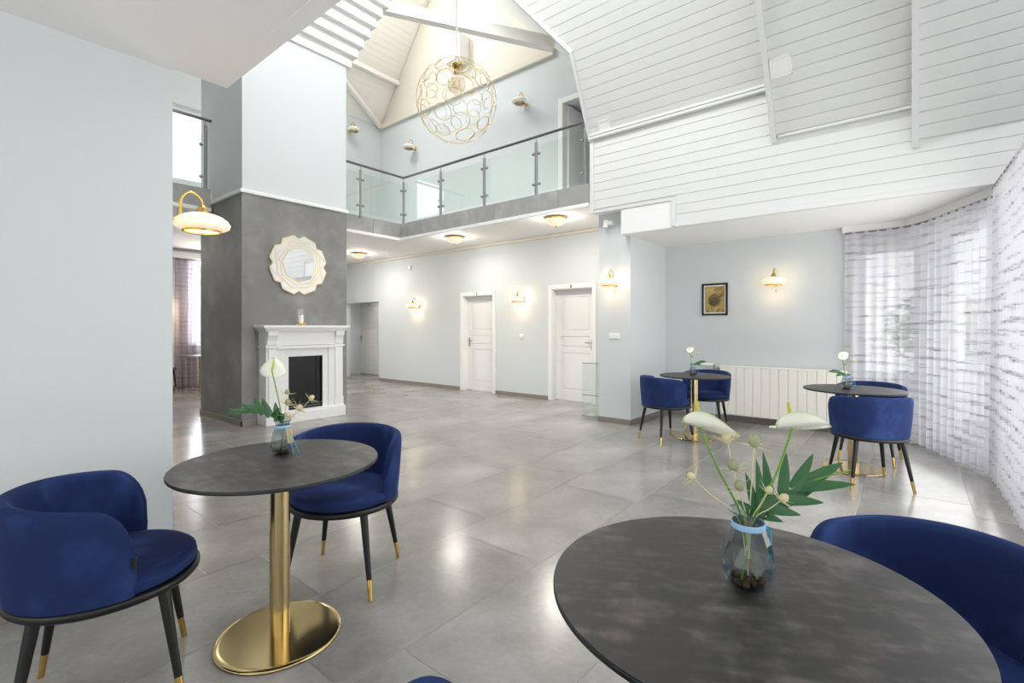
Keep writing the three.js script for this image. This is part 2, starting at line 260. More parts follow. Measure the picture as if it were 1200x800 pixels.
{
  const n = V(-1.2136, -1, 0).normalize();
  struct(mesh('ceiling_right_slope', join([quads([[V(-3.5, 4.9, ZB - 0.05), V(-3.484, 4.985, Z1(4.985)), V(RX, RH, ZR), V(-8.15, 9.55, ZB - 0.05)]]),
    slabQuad(V(valX(4.56), 4.56, ZR + (RH - 4.56) / 2.08), V(valX(4.56), 4.56, 3.1), V(RX, RH, 3.1), V(RX, RH, ZR), n, 0.08)]), M.white), 'smooth roof slope beside the gable', 'ceiling');
  const zs = (h) => ZR + (RH - h) / 2.08, ns = V(0, -1, -2.08).normalize(), sq = (h0, h1, xa, xb, xc, xd) => slabQuad(V(xa, h0, zs(h0)), V(xb, h0, zs(h0)), V(xc, h1, zs(h1)), V(xd, h1, zs(h1)), ns, 0.08);
  const pcs = [sq(4.56, 7.2, valX(4.56), 2.95, 2.95, valX(7.2)), sq(9.0, RH, valX(9.0), 2.95, 2.95, RX), sq(7.2, 9.0, valX(7.2), -5.2, -5.2, valX(9.0)), sq(7.2, 9.0, -2.4, 2.95, 2.95, -2.4)];
  for (const x of [-4.3, -3.35]) pcs.push(sq(7.2, 9.0, x, x + 0.1, x + 0.1, x));
  struct(mesh('ceiling_cross_slope', join(pcs), M.board), 'white roof slope with roof windows above the mezzanine', 'ceiling');
  [-4.75, -3.775, -2.825].forEach((x, k) => { const w = windowUnit('window_' + (11 + k), [0.9, 0.85, 0.85][k], 1.98, 1, 1, [x, 7.2, zs(7.2) + 0.03], 0, 'white framed roof window above the mezzanine'); w.rotation.set(-Math.atan(1 / 2.08), 0, 0); });
  tag(struct(mesh('trim_4', bar(V(-7.5, 6.88, -4.35), V(-4.22, 5.66, -6.15), 0.15, 0.17), M.slope)), 'white tie beam under the roof behind the pendant lamp', 'beam');
  tag(struct(mesh('trim_5', rbox(-7.66, -7.2, 6.93, 7.46, ZB, ZB + 0.3, 0.01), M.white)), 'boxed end of a beam on the cream gable', 'beam');
}
// mezzanine over the camera
{
  const g = new THREE.Group(); g.name = 'ceiling_mezzanine'; scene.add(g); struct(g, 'flat white ceiling under the mezzanine beside the pale wall', 'ceiling');
  mesh('slab', box(-3.125, 1.0, 2.74, 3.04, -1.155, 3.05), M.ceil, g);
  mesh('slab_return', box(-3.4, -3.12, 2.74, 3.04, -0.886, 3.05), M.ceil, g);
  mesh('edge_trim', box(-2.38, 0.85, 2.736, 2.741, -1.156, -1.072), M.ceil, g);
}
struct(mesh('wall_mezzanine', join([box(-3.15, 1.0, 3.04, 5.75, -1.155, -1.05), box(-3.15, -3.05, 3.04, 4.7, -1.1, 3.05)]), M.wall), 'white wall above the mezzanine edge', 'wall');

// ------------------------------------------------------------------ white boarded bulkhead and slopes
{
  const bulk = new THREE.Group(); bulk.name = 'wall_boarded'; scene.add(bulk); struct(bulk, 'white horizontal boarding above the alcove', 'wall');
  mesh('backing', join([box(-3.47, -2.32, 2.93, 3.99, ZB, -6.02), box(-2.32, -1.16, 2.6, 3.99, ZB, -6.02), box(-1.16, 0.04, 2.6, 3.43, ZB, -6.02), box(0.04, 1.0, 2.6, 3.09, ZB, -6.02)]), M.white, bulk);
  const n = V(0, 0, 1), B = 0.1215;
  for (let k = 0; k < 14; k++) {
    const h0 = 2.62 + k * B, h1 = h0 + B - 0.0015;
    const xl = h0 < 2.94 ? -2.27 : -3.44; let xr = h1 < 3.12 ? 0.98 : h1 < 3.46 ? 0.04 : -1.17;
    if (h0 > 3.9) continue;
    mesh('board', plank(V(xl, h0, -6.02), V(xr, h0, -6.02), V(xr, h1, -6.02), V(xl, h1, -6.02), n, 0.022, 0.006), M.board, bulk);
  }
  mesh('edge_trim', join([rbox(-3.49, -3.43, 2.93, 3.99, -6.02, -5.985, 0.006), rbox(-3.43, -2.3, 2.925, 2.965, -6.02, -5.985, 0.006), rbox(-2.325, -2.265, 2.6, 2.965, -6.02, -5.983, 0.006), rbox(-2.27, 0.98, 2.585, 2.64, -6.02, -5.985, 0.006)]), M.board, bulk);
  mesh('boxing', rbox(-3.015, -2.325, 2.585, 2.925, -6.4, -6.0, 0.004), M.white, bulk);
  struct(mesh('ceiling_alcove', box(-3.01, 0.72, 2.58, 2.62, ZB - 0.1, -6.012), M.ceil), 'low white ceiling of the alcove', 'ceiling');

  const sections = [['ceiling_sloped_boards', 3.97, 2.08, (h) => h < 4.988 ? -3.47 : valX(h) + 0.015, -1.2, RH, 'steep white boarded ceiling rising from the boarded wall'],
    ['ceiling_sloped_boards', 3.42, 1.63, () => -1.14, 0.03, 7.7, 'white boarded ceiling panel between two battens with a square vent'],
    ['ceiling_sloped_boards', 3.08, 1.63, () => 0.06, 2.75, 7.4, 'white boarded ceiling panel beside the curtained bay']];
  for (const [name, hb, sl, xl, xr, ht, label] of sections) {
    const g = new THREE.Group(); g.name = numbered(name); scene.add(g); struct(g, label, 'ceiling');
    const d = V(0, sl, 1).normalize(), nn = V(0, -1, sl).normalize(), at = (s, x) => V(x, hb + d.y * s, -6 + d.z * s), Lt = (ht - hb) / d.y, back = nn.clone().multiplyScalar(-0.012);
    const bk = (s, x) => at(s, x).add(back);
    const segs = xl(4) === xl(6) ? [[0, Lt]] : [[0, (4.988 - hb) / d.y], [(4.988 - hb) / d.y, Lt]];
    for (const [s0, s1] of segs) mesh('backing', slabQuad(bk(s0, xl(hb + d.y * s0) - 0.02), bk(s0, xr), bk(s1, xr), bk(s1, xl(hb + d.y * s1) - 0.02), nn, 0.08), M.board, g);
    const B2 = 0.1225;
    for (let s = 0.03; s + B2 < Lt; s += B2) { const a = hb + d.y * s, b = hb + d.y * (s + B2 - 0.0015); mesh('board', plank(bk(s, xl(a)), bk(s, xr), bk(s + B2 - 0.0015, xr), bk(s + B2 - 0.0015, xl(b)), nn, 0.014, 0.006), M.board, g); }
    if (sl > 2) {
      const t = (h) => V(valX(Math.max(h, 4.988)) + 0.0, h, Z1(h)).addScaledVector(nn, 0.012), K = t(4.988);
      mesh('edge_batten', join([bar(V(-3.478, 3.95, Z1(3.95)).addScaledVector(nn, 0.012), K, 0.04, 0.05), bar(K, t(9.7), 0.04, 0.05)]), M.board, g);
      mesh('base_batten', join([rbox(-3.49, -1.17, 3.955, 4.0, -6.02, -5.945, 0.01), rbox(-3.46, -1.17, 3.995, 4.03, -5.99, -5.935, 0.008)]), M.board, g);
    } else {
      const x0 = xl(0) - 0.02, w = name && hb > 3.2 ? 0.05 : 0.05;
      mesh('side_batten', bar(at(-0.03, x0).addScaledVector(nn, 0.01), at(Lt, x0).addScaledVector(nn, 0.01), w, 0.07), M.board, g);
      if (hb > 3.2) mesh('base_batten', rbox(-1.12, 0.03, hb - 0.012, hb + 0.02, -6.0, -5.965, 0.008), M.board, g);
    }
  }
  struct(mesh('wall_slope_cheek', quads([[V(-1.17, 3.4, -6), V(-1.17, 3.97, -6), V(-1.17, RH, ZR), V(-1.17, 8.1, ZR)], [V(0.035, 3.06, -6.0), V(0.035, 3.44, -6.0), V(0.035, 8.1, -3.13), V(0.035, 7.75, -3.13)], [V(-1.2, 7.4, -3.3), V(2.95, 7.4, -3.3), V(2.95, 10, -3.3), V(-1.2, 10, -3.3)]]), M.board), 'white cheeks between the stepped boarded ceilings', 'wall');
  // square vents on the slopes
  const vent = (x, hb, sl, h, w, label) => { const nn = V(0, -1, sl).normalize(), g = thing('ceiling_vent', label, 'vent', [x, h, -6 + (h - hb) / sl]); g.quaternion.setFromUnitVectors(V(0, 0, 1), nn); mesh('vent_frame', join([rbox(-w / 2, w / 2, -w / 2, -w / 2 + 0.02, 0.0, 0.012, 0.003), rbox(-w / 2, w / 2, w / 2 - 0.02, w / 2, 0.0, 0.012, 0.003), rbox(-w / 2, -w / 2 + 0.02, -w / 2, w / 2, 0.0, 0.012, 0.003), rbox(w / 2 - 0.02, w / 2, -w / 2, w / 2, 0.0, 0.012, 0.003)]), M.plastic, g); mesh('vent_cover', rbox(-w / 2 + 0.02, w / 2 - 0.02, -w / 2 + 0.02, w / 2 - 0.02, 0.0, 0.007, 0.003), M.plastic, g); };
  vent(-3.23, 3.97, 2.08, 4.08, 0.17, 'small square white vent at the foot of the steep boarded ceiling');
  vent(-1.03, 3.42, 1.63, 4.02, 0.2, 'square white vent on the boarded panel between the battens');
}

// ------------------------------------------------------------------ skirting
struct(mesh('baseboard_back', join([rbox(-10.4, -7.46, 0, 0.07, ZB, ZB + 0.012, 0.003), rbox(-6.47, -5.16, 0, 0.07, ZB, ZB + 0.012, 0.003), rbox(-2.945, 0.2, 0, 0.07, ZB, ZB + 0.012, 0.003), rbox(-12.4, -12.0, 0, 0.07, ZB, ZB + 0.012, 0.003)]), M.skirt), 'grey tile skirting along the long wall', 'skirting');
struct(mesh('baseboard_pier', join([rbox(-3.447, -2.933, 0, 0.07, -6.15, -6.138, 0.003), rbox(-2.945, -2.933, 0, 0.07, ZB, -6.138, 0.003)]), M.skirt), 'grey tile skirting round the pier', 'skirting');
struct(mesh('baseboard_left', rbox(-3.145, -3.133, 0, 0.07, -0.886, 3.0, 0.003), M.skirt), 'grey tile skirting along the wall beside the blue chair', 'skirting');
struct(mesh('baseboard_passage', rbox(-12.55, -9.7, 0, 0.07, -8.2, -8.188, 0.003), M.skirt), 'grey tile skirting in the passage', 'skirting');
struct(mesh('baseboard_far_left', rbox(-12.4, -12.388, 0, 0.07, ZB, 2.9, 0.003), M.skirt), 'grey tile skirting in the far dining room', 'skirting');

// ------------------------------------------------------------------ doors
function door(name, x0, x1, top, z, hinge, label, depth = 0.12) {
  const g = new THREE.Group(); g.name = name; scene.add(g); struct(g, label, 'door'); g.position.set(0, 0, z);
  const a = 0.075; // architrave
  mesh('door_frame', join([rbox(x0 - a, x0, 0, top + a, 0, 0.022, 0.006), rbox(x1, x1 + a, 0, top + a, 0, 0.022, 0.006), rbox(x0, x1, top, top + a, 0, 0.022, 0.006), box(x0 - 0.01, x0 + 0.012, 0, top, -0.2, 0.005), box(x1 - 0.012, x1 + 0.01, 0, top, -0.2, 0.005), box(x0, x1, top - 0.012, top + 0.01, -0.2, 0.005)]), M.white, g);
  const b0 = x0 + 0.014, b1 = x1 - 0.014, f = -depth, s = 0.115, T = top - 0.014;
  const leaf = mesh('door_leaf', join([box(b0, b1, 0.01, T, f - 0.04, f - 0.012), rbox(b0, b0 + s, 0.01, T, f - 0.03, f, 0.004), rbox(b1 - s, b1, 0.01, T, f - 0.03, f, 0.004), ...[[0.01, 0.2], [0.87, 0.98], [1.17, 1.28], [T - 0.13, T]].map(([p, q]) => rbox(b0 + s - 0.002, b1 - s + 0.002, p, q, f - 0.03, f, 0.004))]), M.white, g);
  for (const [p, q] of [[0.2, 0.87], [0.98, 1.17], [1.28, T - 0.13]]) mesh('door_panel', plank(V(b0 + s + 0.012, p + 0.012, f - 0.012), V(b1 - s - 0.012, p + 0.012, f - 0.012), V(b1 - s - 0.012, q - 0.012, f - 0.012), V(b0 + s + 0.012, q - 0.012, f - 0.012), V(0, 0, 1), 0.01, 0.009), M.white, leaf);
  const hx = hinge < 0 ? b1 - 0.06 : b0 + 0.06, dir = hinge < 0 ? -1 : 1;
  mesh('door_handle', join([rbox(hx - 0.02, hx + 0.02, 0.93, 1.12, f, f + 0.006, 0.003), rod(V(hx, 1.06, f), V(hx, 1.06, f + 0.05), 0.009), rod(V(hx, 1.06, f + 0.045), V(hx + dir * 0.12, 1.06, f + 0.045), 0.009)].map((q) => metric(q))), M.steel, leaf);
  mesh('number_plate', rbox((x0 + x1) / 2 - 0.015, (x0 + x1) / 2 + 0.015, top + 0.01, top + 0.065, 0.022, 0.026, 0.002), M.steel, g);
  return g;
}
door('door_1', -7.39, -6.54, 2.0, ZB, 1, 'white panelled door between two brass wall lamps');
door('door_2', -5.09, -4.24, 2.03, ZB, -1, 'white panelled door beside the pier and glass stand');
{ const g = door('door_3', -12.45, -11.5, 1.95, -8.2, 1, 'white panelled door in the passage', -0.03); }
{
  const g = new THREE.Group(); g.name = 'door_4'; scene.add(g); struct(g, 'white framed doorway on the upper gallery', 'door');
  mesh('door_frame', join([rbox(-4.94, -4.84, ST, 5.48, ZB, ZB + 0.03, 0.008), rbox(-3.97, -3.87, ST, 5.48, ZB, ZB + 0.03, 0.008), rbox(-4.84, -3.97, 5.38, 5.48, ZB, ZB + 0.03, 0.008), box(-4.87, -4.845, ST, 5.4, ZB - 0.2, ZB + 0.01)]), M.white, g);
  mesh('door_leaf', rbox(-4.84, -4.8, ST + 0.01, 5.38, ZB - 0.95, ZB - 0.12, 0.004), M.white, g);
}

// ------------------------------------------------------------------ glass railings
function railing(pts, posts, label, hr = 4.28) {
  const g = thing('glass_railing', label, 'railing');
  for (let i = 0; i + 1 < pts.length; i++) mesh('handrail', rod(V(pts[i][0], hr, pts[i][1]), V(pts[i + 1][0], hr, pts[i + 1][1]), 0.022, 0.022, 14), M.rail, g);
  const P = posts.map(([x, z]) => V(x, ST, z));
  P.forEach((p, i) => {
    const post = mesh('post', rod(V(p.x, 3.33, p.z), V(p.x, hr - 0.09, p.z), 0.025, 0.025, 14), M.steel, g);
    mesh('pin', rod(V(p.x, hr - 0.1, p.z), V(p.x, hr, p.z), 0.008, 0.008, 8), M.steel, g);
    for (const h of [3.55, 4.02]) for (const q of [P[i - 1], P[i + 1]]) if (q) { const d = q.clone().sub(p).setY(0).normalize().multiplyScalar(0.055), c = V(p.x + d.x, h, p.z + d.z); const cg = new THREE.SphereGeometry(0.028, 12, 8); cg.scale(1, 0.9, 1); cg.translate(c.x, c.y, c.z); mesh('clamp', cg, M.steel, post); }
  });
  for (let i = 0; i + 1 < P.length; i++) { const d = P[i + 1].clone().sub(P[i]).normalize().multiplyScalar(0.045); const a = P[i].clone().add(d), b = P[i + 1].clone().sub(d); const L = a.distanceTo(b), c = a.clone().add(b).multiplyScalar(0.5), q = new THREE.BoxGeometry(L, 0.72, 0.01); q.rotateY(-Math.atan2(b.z - a.z, b.x - a.x)); q.translate(c.x, 3.785, c.z); mesh('glass_panel', q, M.glass, g); }
  return g;
}
railing([[-3.5, -6.05], [-7.72, -6.05], [-7.72, -4.35]], [[-3.6, -6.05], [-4.47, -6.05], [-5.56, -6.05], [-6.64, -6.05], [-7.72, -6.05], [-7.72, -5.08], [-7.72, -4.42]], 'steel and glass railing along the gallery above the doors');
railing([[-8.05, -2.78], [-8.05, 2.9]], [[-8.05, -2.68], [-8.05, -1.6], [-8.05, -0.5], [-8.05, 0.6], [-8.05, 1.7]], 'steel and glass railing in front of the bright upper window', 4.4);

// ------------------------------------------------------------------ lamps
function sconce(pos, turn, lit, label, k = 1, power = 0.22) { // local +z leaves the wall
  const g = thing('wall_lamp', label, 'wall lamp', pos, turn, 'brass wall lamps'); g.userData.group = lit ? 'lit brass wall lamps' : 'unlit brass wall lamps';
  const pl = lathe([[0, 0.022], [0.028, 0.022], [0.04, 0.016], [0.052, 0.012], [0.058, 0.004], [0.058, 0]], 28); pl.rotateX(Math.PI / 2); mesh('wall_plate', pl, M.gold, g);
  mesh('arm', tube([V(0, 0, 0.01), V(0, 0.0, 0.06), V(0, 0.045, 0.075), V(0, 0.13, 0.085), V(0, 0.168, 0.13), V(0, 0.13, 0.185), V(0, 0.095, 0.19)], 0.0085, 40, 8), M.gold, g);
  const nk = lathe([[0.0, 0.1], [0.018, 0.1], [0.022, 0.085], [0.028, 0.08], [0.028, 0.065], [0.038, 0.06], [0.04, 0.045], [0, 0.045]], 24); nk.translate(0, 0, 0.19); mesh('neck', nk, M.gold, g);
  const sh = lathe([[0.038, 0.052], [0.07, 0.047], [0.105, 0.034], [0.135, 0.012], [0.148, -0.012], [0.142, -0.032], [0.118, -0.045], [0.096, -0.05]], 44); sh.translate(0, 0, 0.19); mesh('shade', sh, lit ? M.opalLit : M.opal, g);
  const rg = lathe([[0.097, -0.047], [0.104, -0.05], [0.104, -0.06], [0.096, -0.062], [0.09, -0.055], [0.097, -0.047]], 36); rg.translate(0, 0, 0.19); mesh('shade_ring', rg, M.gold, g);
  const bl = new THREE.SphereGeometry(0.036, 16, 12); bl.translate(0, -0.005, 0.19); mesh('bulb', bl, lit ? M.opalLit : M.opal, g);
  mesh('pull_chain', join([rod(V(0, -0.05, 0.03), V(0, -0.11, 0.03), 0.002, 0.002, 6), rod(V(0, -0.11, 0.03), V(0, -0.14, 0.03), 0.006, 0.004, 8)]), M.gold, g);
  if (lit) { const l = new THREE.PointLight(new THREE.Color(1, 0.78, 0.52), power, 0, 2); l.position.set(0, -0.005, 0.19); l.castShadow = true; l.shadow.radius = 2; g.add(l); }
  return g;
}
sconce([-8.84, 1.84, ZB], 0, true, 'lit brass wall lamp between the passage opening and the first white door');
sconce([-5.76, 1.87, ZB], 0, true, 'lit brass wall lamp between the two white doors');
sconce([-3.17, 1.95, -6.15], 0, true, 'lit brass wall lamp on the pier above the light switches');
sconce([-1.4, 1.95, ZB], 0, true, 'lit brass wall lamp above the radiator beside the picture');
sconce([-3.28, 1.955, -0.886], Math.PI, true, 'large lit brass wall lamp with opal shade at the end of the pale wall', 1, 0.3);
sconce([-5.7, 5.62, ZB], 0, false, 'unlit brass wall lamp on the upper wall beside the dark doorway');
sconce([-8.97, 5.53, ZB], 0, false, 'unlit brass wall lamp on the upper wall left of the pendant');
sconce([-10.33, 6.02, -6.5], Math.PI / 2, false, 'unlit brass wall lamp on the upper side wall near the roof brace');
sconce([-12.4, 1.7, -3.2], Math.PI / 2, true, 'lit wall lamp beside the far dining room curtain', 1, 0.7);
function ceilingLamp(x, z, label, y = SL, k = 1) {
  const g = thing('ceiling_lamp', label, 'ceiling lamp', [x, y, z], 0, 'round brass ceiling lamps');
  mesh('rim', lathe([[0, 0], [0.15, 0], [0.165, -0.012], [0.168, -0.028], [0.158, -0.036], [0.15, -0.03]], 40), M.gold, g);
  mesh('bowl', lathe([[0.152, -0.03], [0.15, -0.05], [0.13, -0.09], [0.09, -0.12], [0.045, -0.133], [0.001, -0.136]], 40), M.opalLit, g);
  mesh('finial', lathe([[0.001, -0.165], [0.01, -0.16], [0.014, -0.15], [0.008, -0.142], [0.02, -0.136], [0.001, -0.13]], 16), M.gold, g);
  const warm = new THREE.Color(1, 0.93, 0.84), l = new THREE.PointLight(warm, 1.15 * k, 0, 2); l.position.set(0, -0.09, 0); l.castShadow = true; l.shadow.radius = 4; g.add(l);
  const a = new THREE.RectAreaLight(warm, 78 * k, 0.25, 0.25); a.position.set(0, -0.172, 0); a.rotation.x = -Math.PI / 2; a.castShadow = true; g.add(a);   // the glow of the opal bowl
}
ceilingLamp(-10.8, -1.8, 'lit round ceiling lamp with brass rim in the far dining room', SL, 1.4);
ceilingLamp(-11.2, -7.9, 'lit round ceiling lamp with brass rim in the passage with the panelled door', 2.25, 0.16);
ceilingLamp(-9.75, -6.36, 'lit round ceiling lamp with brass rim nearest the chimney breast');
ceilingLamp(-6.6, -6.36, 'lit round ceiling lamp with brass rim above the middle of the gallery passage');
ceilingLamp(-4.24, -6.25, 'lit round ceiling lamp with brass rim beside the pier');
// pendant
{
  const R = 0.36, g = thing('pendant_lamp', 'large openwork globe pendant of pale gold rings around a clear bulb', 'pendant lamp', [-3.177, 3.375, -3.086]);
  mesh('cord', rod(V(0, 0.33, 0), V(0, 6.3, 0), 0.008, 0.008, 8), M.candle, g);
  mesh('canopy_cap', lathe([[0, 0.345], [0.055, 0.34], [0.058, 0.325], [0.05, 0.315], [0, 0.315]], 28), M.brass, g);
  mesh('socket', lathe([[0, 0.315], [0.022, 0.315], [0.024, 0.26], [0.018, 0.24], [0, 0.24]], 20), M.brass, g);
  const gb = new THREE.SphereGeometry(0.083, 28, 20); gb.translate(0, 0.155, 0); mesh('bulb', gb, new THREE.MeshPhysicalMaterial({ color: 0xfffaf0, transmission: 0.65, thickness: 0, roughness: 0.12, ior: 1.5, side: THREE.DoubleSide }), g);
  mesh('filament', join([0, 1, 2, 3].map((k) => metric(new THREE.TorusGeometry(0.03 + 0.004 * k, 0.0025, 6, 24).rotateX(0.9).rotateY(k * 0.8).translate(0, 0.145 + 0.006 * k, 0)))), M.gold, g);
  const N = 56, ga = Math.PI * (3 - Math.sqrt(5));
  for (let i = 0; i < N; i++) {
    const y = 1 - (i + 0.6) / N * 1.96, th = i * ga, s = Math.sqrt(1 - y * y), nrm = V(s * Math.cos(th), y, s * Math.sin(th)), r = rr(0.058, 0.094), h = Math.sqrt(R * R - r * r);
    const t = new THREE.TorusGeometry(r, 0.003, 6, 30); const m = mesh('ring', t, M.paleGold, g); m.quaternion.setFromUnitVectors(V(0, 0, 1), nrm); m.position.copy(nrm.clone().multiplyScalar(h));
  }
}

// ------------------------------------------------------------------ fireplace, mirror, candle holder
{
  const g = thing('fireplace', 'white classical fireplace surround with a black firebox against the dark plaster', 'fireplace', [-6.95, 0, -3.54]);
  // local: +x towards the room, z along the wall
  const F = 0.25, w = 0.575;
  mesh('plinth', join([rbox(0, F + 0.03, 0, 0.14, -w - 0.02, w + 0.02, 0.005), rbox(0, F + 0.015, 0.14, 0.165, -w - 0.01, w + 0.01, 0.005)]), M.white, g);
  for (const s of [-1, 1]) {
    const p = mesh('pilaster', join([rbox(0, F - 0.02, 0.16, 1.28, s * (w - 0.001), s * 0.34, 0.004), rbox(0, F, 0.16, 0.28, s * w, s * 0.43, 0.004), rbox(0, F, 0.28, 1.07, s * (w - 0.03), s * 0.44, 0.004), rbox(0, F + 0.012, 1.05, 1.08, s * (w + 0.015), s * 0.415, 0.004)]), M.white, g);
    const cs = new THREE.Shape([[0, 0], [0.02, 0], [0.022, 0.06], [0.035, 0.1], [0.055, 0.13], [0.055, 0.19], [0, 0.19]].map((q) => new THREE.Vector2(...q)));
    const ce = new THREE.ExtrudeGeometry(cs, { depth: 0.13, bevelEnabled: true, bevelSize: 0.003, bevelThickness: 0.003, bevelSegments: 1 }); ce.translate(F - 0.02, 1.095, s * 0.5 - 0.065); mesh('corbel', ce, M.white, p);
  }
  mesh('frieze', join([rbox(0, F - 0.01, 1.08, 1.3, -0.44, 0.44, 0.004), rbox(0, F + 0.005, 1.035, 1.075, -0.44, 0.44, 0.004), rbox(0, F - 0.02, 1.1, 1.3, -w, w, 0.004)]), M.white, g);
  mesh('mantel_shelf', join([rbox(0, F + 0.07, 1.325, 1.36, -w - 0.065, w + 0.065, 0.006), rbox(0, F + 0.045, 1.3, 1.327, -w - 0.04, w + 0.04, 0.006), rbox(0, F + 0.025, 1.275, 1.302, -w - 0.02, w + 0.02, 0.006)]), M.white, g);
  mesh('inner_frame', join([rbox(0, F - 0.04, 0.16, 1.05, -0.35, -0.255, 0.004), rbox(0, F - 0.04, 0.16, 1.05, 0.255, 0.35, 0.004), rbox(0, F - 0.04, 0.92, 1.05, -0.26, 0.26, 0.004), rbox(0, F - 0.04, 0.1, 0.15, -0.26, 0.26, 0.004)]), M.white, g);
  mesh('firebox', join([box(0.02, 0.03, 0.14, 0.93, -0.26, 0.26), box(0.02, F - 0.05, 0.14, 0.93, -0.265, -0.25), box(0.02, F - 0.05, 0.14, 0.93, 0.25, 0.265), box(0.02, F - 0.05, 0.915, 0.93, -0.26, 0.26), box(0.02, F - 0.05, 0.145, 0.155, -0.26, 0.26)]), M.black, g);
  mesh('fire_screen', box(F - 0.085, F - 0.08, 0.15, 0.92, -0.255, 0.255), M.fire, g);
  mesh('grate_bar', join([rod(V(F - 0.06, 0.2, -0.25), V(F - 0.06, 0.2, 0.25), 0.006), rod(V(F - 0.06, 0.235, -0.25), V(F - 0.06, 0.235, 0.25), 0.004)]), M.rail, g);
  for (const s of [-0.18]) mesh('screen_edge', box(F - 0.079, F - 0.072, 0.15, 0.92, s - 0.006, s + 0.006), M.black, g);
}
{
  const g = thing('wall_mirror', 'ornate lobed mirror with gold edges above the fireplace', 'mirror', [-6.95, 2.245, -3.53], Math.PI / 2);
  const poly = (pts) => new THREE.Shape(pts.map(([r, a]) => new THREE.Vector2(r * Math.cos(a), r * Math.sin(a))));
  const D = Math.PI / 180, lob = (R, q) => { const o = []; for (let k = 0; k < 8; k++) { const a = (22.5 + 45 * k) * D; o.push([R, a - 12.5 * D], [R, a + 12.5 * D], [R * q, a + 21.2 * D], [R * q, a + 23.8 * D]); } return o; };
  const oct = (R, t) => Array.from({ length: 8 }, (_, k) => [R, (t + 45 * k) * D]);
  const ext = (s, z0, d) => { const e = new THREE.ExtrudeGeometry(s, { depth: d, bevelEnabled: true, bevelSize: 0.003, bevelThickness: 0.003, bevelSegments: 1 }); e.translate(0, 0, z0); return e; };
  mesh('frame', ext(poly(lob(0.437, 0.89)), 0.003, 0.02), M.paleGold, g);
  mesh('outer_band', ext(poly(lob(0.425, 0.885)), 0.02, 0.006), M.bevelMirror, g);
  [[0.352, 0.34], [0.305, 0.293], [0.262, 0.25]].forEach(([a, b], i) => { mesh('gold_edge', ext(poly(oct(a, 22.5 + i * 9)), 0.024 + i * 0.004, 0.004), M.paleGold, g); mesh('bevelled_band', ext(poly(oct(b, 22.5 + i * 9)), 0.026 + i * 0.004, 0.004), i === 2 ? M.mirror : M.bevelMirror, g); });
  for (let k = 0; k < 8; k++) { const a = (22.5 + 45 * k) * D, b = a + 16 * D; mesh('gold_line', rod(V(0.425 * Math.cos(a - 12.5 * D), 0.425 * Math.sin(a - 12.5 * D), 0.03), V(0.35 * Math.cos(b + 10 * D), 0.35 * Math.sin(b + 10 * D), 0.03), 0.004, 0.004, 6), M.paleGold, g); }
}
{
  const g = thing('candle_holder', 'clear glass candle holder on a brass foot standing on the mantel', 'candle holder', [-6.77, 1.36, -3.475]);
  mesh('foot', lathe([[0, 0], [0.055, 0], [0.072, 0.008], [0.075, 0.03], [0.068, 0.035], [0, 0.035]], 32), M.gold, g);
  mesh('glass_cylinder', lathe([[0.062, 0.035], [0.062, 0.235], [0.059, 0.235], [0.059, 0.036]], 32), M.pane, g);
  const c = thing('pillar_candle', 'white pillar candle inside the glass holder on the mantel', 'candle', [-6.77, 1.395, -3.475]); mesh('wax', lathe([[0, 0], [0.034, 0], [0.035, 0.005], [0.035, 0.11], [0.031, 0.115], [0, 0.112]], 28), M.candle, c); mesh('wick', rod(V(0, 0.11, 0), V(0.002, 0.125, 0), 0.0015), M.black, c);
}

// ------------------------------------------------------------------ wall fittings
{
  const cv = document.createElement('canvas'); cv.width = 300; cv.height = 400; const c = cv.getContext('2d');
  c.fillStyle = '#b79a5a'; c.fillRect(0, 0, 300, 400);
  const blot = (x, y, r, col, n) => { c.fillStyle = col; for (let i = 0; i < n; i++) { const a = rnd() * 6.28, d = r * Math.sqrt(rnd()); c.globalAlpha = 0.18; c.beginPath(); c.ellipse(x + d * Math.cos(a), y + d * Math.sin(a), rr(8, 40), rr(5, 18), rnd() * 3, 0, 6.3); c.fill(); } c.globalAlpha = 1; };
  blot(230, 60, 110, '#2a271c', 40); blot(60, 380, 80, '#2a271c', 26); blot(250, 380, 70, '#2a271c', 24); blot(70, 60, 60, '#d4bd80', 30); blot(120, 330, 70, '#cfb36a', 26);
  for (let k = 0; k < 60; k++) { c.strokeStyle = ['#2b2922', '#3a3630', '#8a7440', '#1f1e1c'][k % 4]; c.globalAlpha = 0.55; c.lineWidth = rr(1, 7); c.beginPath(); const r = rr(20, 105); c.ellipse(145 + rr(-6, 6), 215 + rr(-6, 6), r, r * 0.86, rr(0, 6), rr(0, 3), rr(3.5, 6.2)); c.stroke(); }
  c.globalAlpha = 1; blot(145, 215, 70, '#33302e', 60);
  const art = new THREE.CanvasTexture(cv); art.colorSpace = THREE.SRGBColorSPACE || THREE.SRGBColorSpace;
  const g = thing('framed_picture', 'framed abstract print in gold and black on the alcove wall', 'picture', [-2.204, 1.742, ZB]);
  const w = 0.18, h = 0.232;
  mesh('frame', join([rbox(-w, w, -h, -h + 0.025, 0, 0.025, 0.003), rbox(-w, w, h - 0.025, h, 0, 0.025, 0.003), rbox(-w, -w + 0.025, -h, h, 0, 0.025, 0.003), rbox(w - 0.025, w, -h, h, 0, 0.025, 0.003)]), M.black, g);
  mesh('mat', box(-w + 0.02, w - 0.02, -h + 0.02, h - 0.02, 0, 0.01), M.plastic, g);
  const p = new THREE.PlaneGeometry(2 * w - 0.084, 2 * h - 0.084); p.translate(0, 0, 0.0115); mesh('print', p, new THREE.MeshStandardMaterial({ map: art, roughness: 0.5 }), g);
}
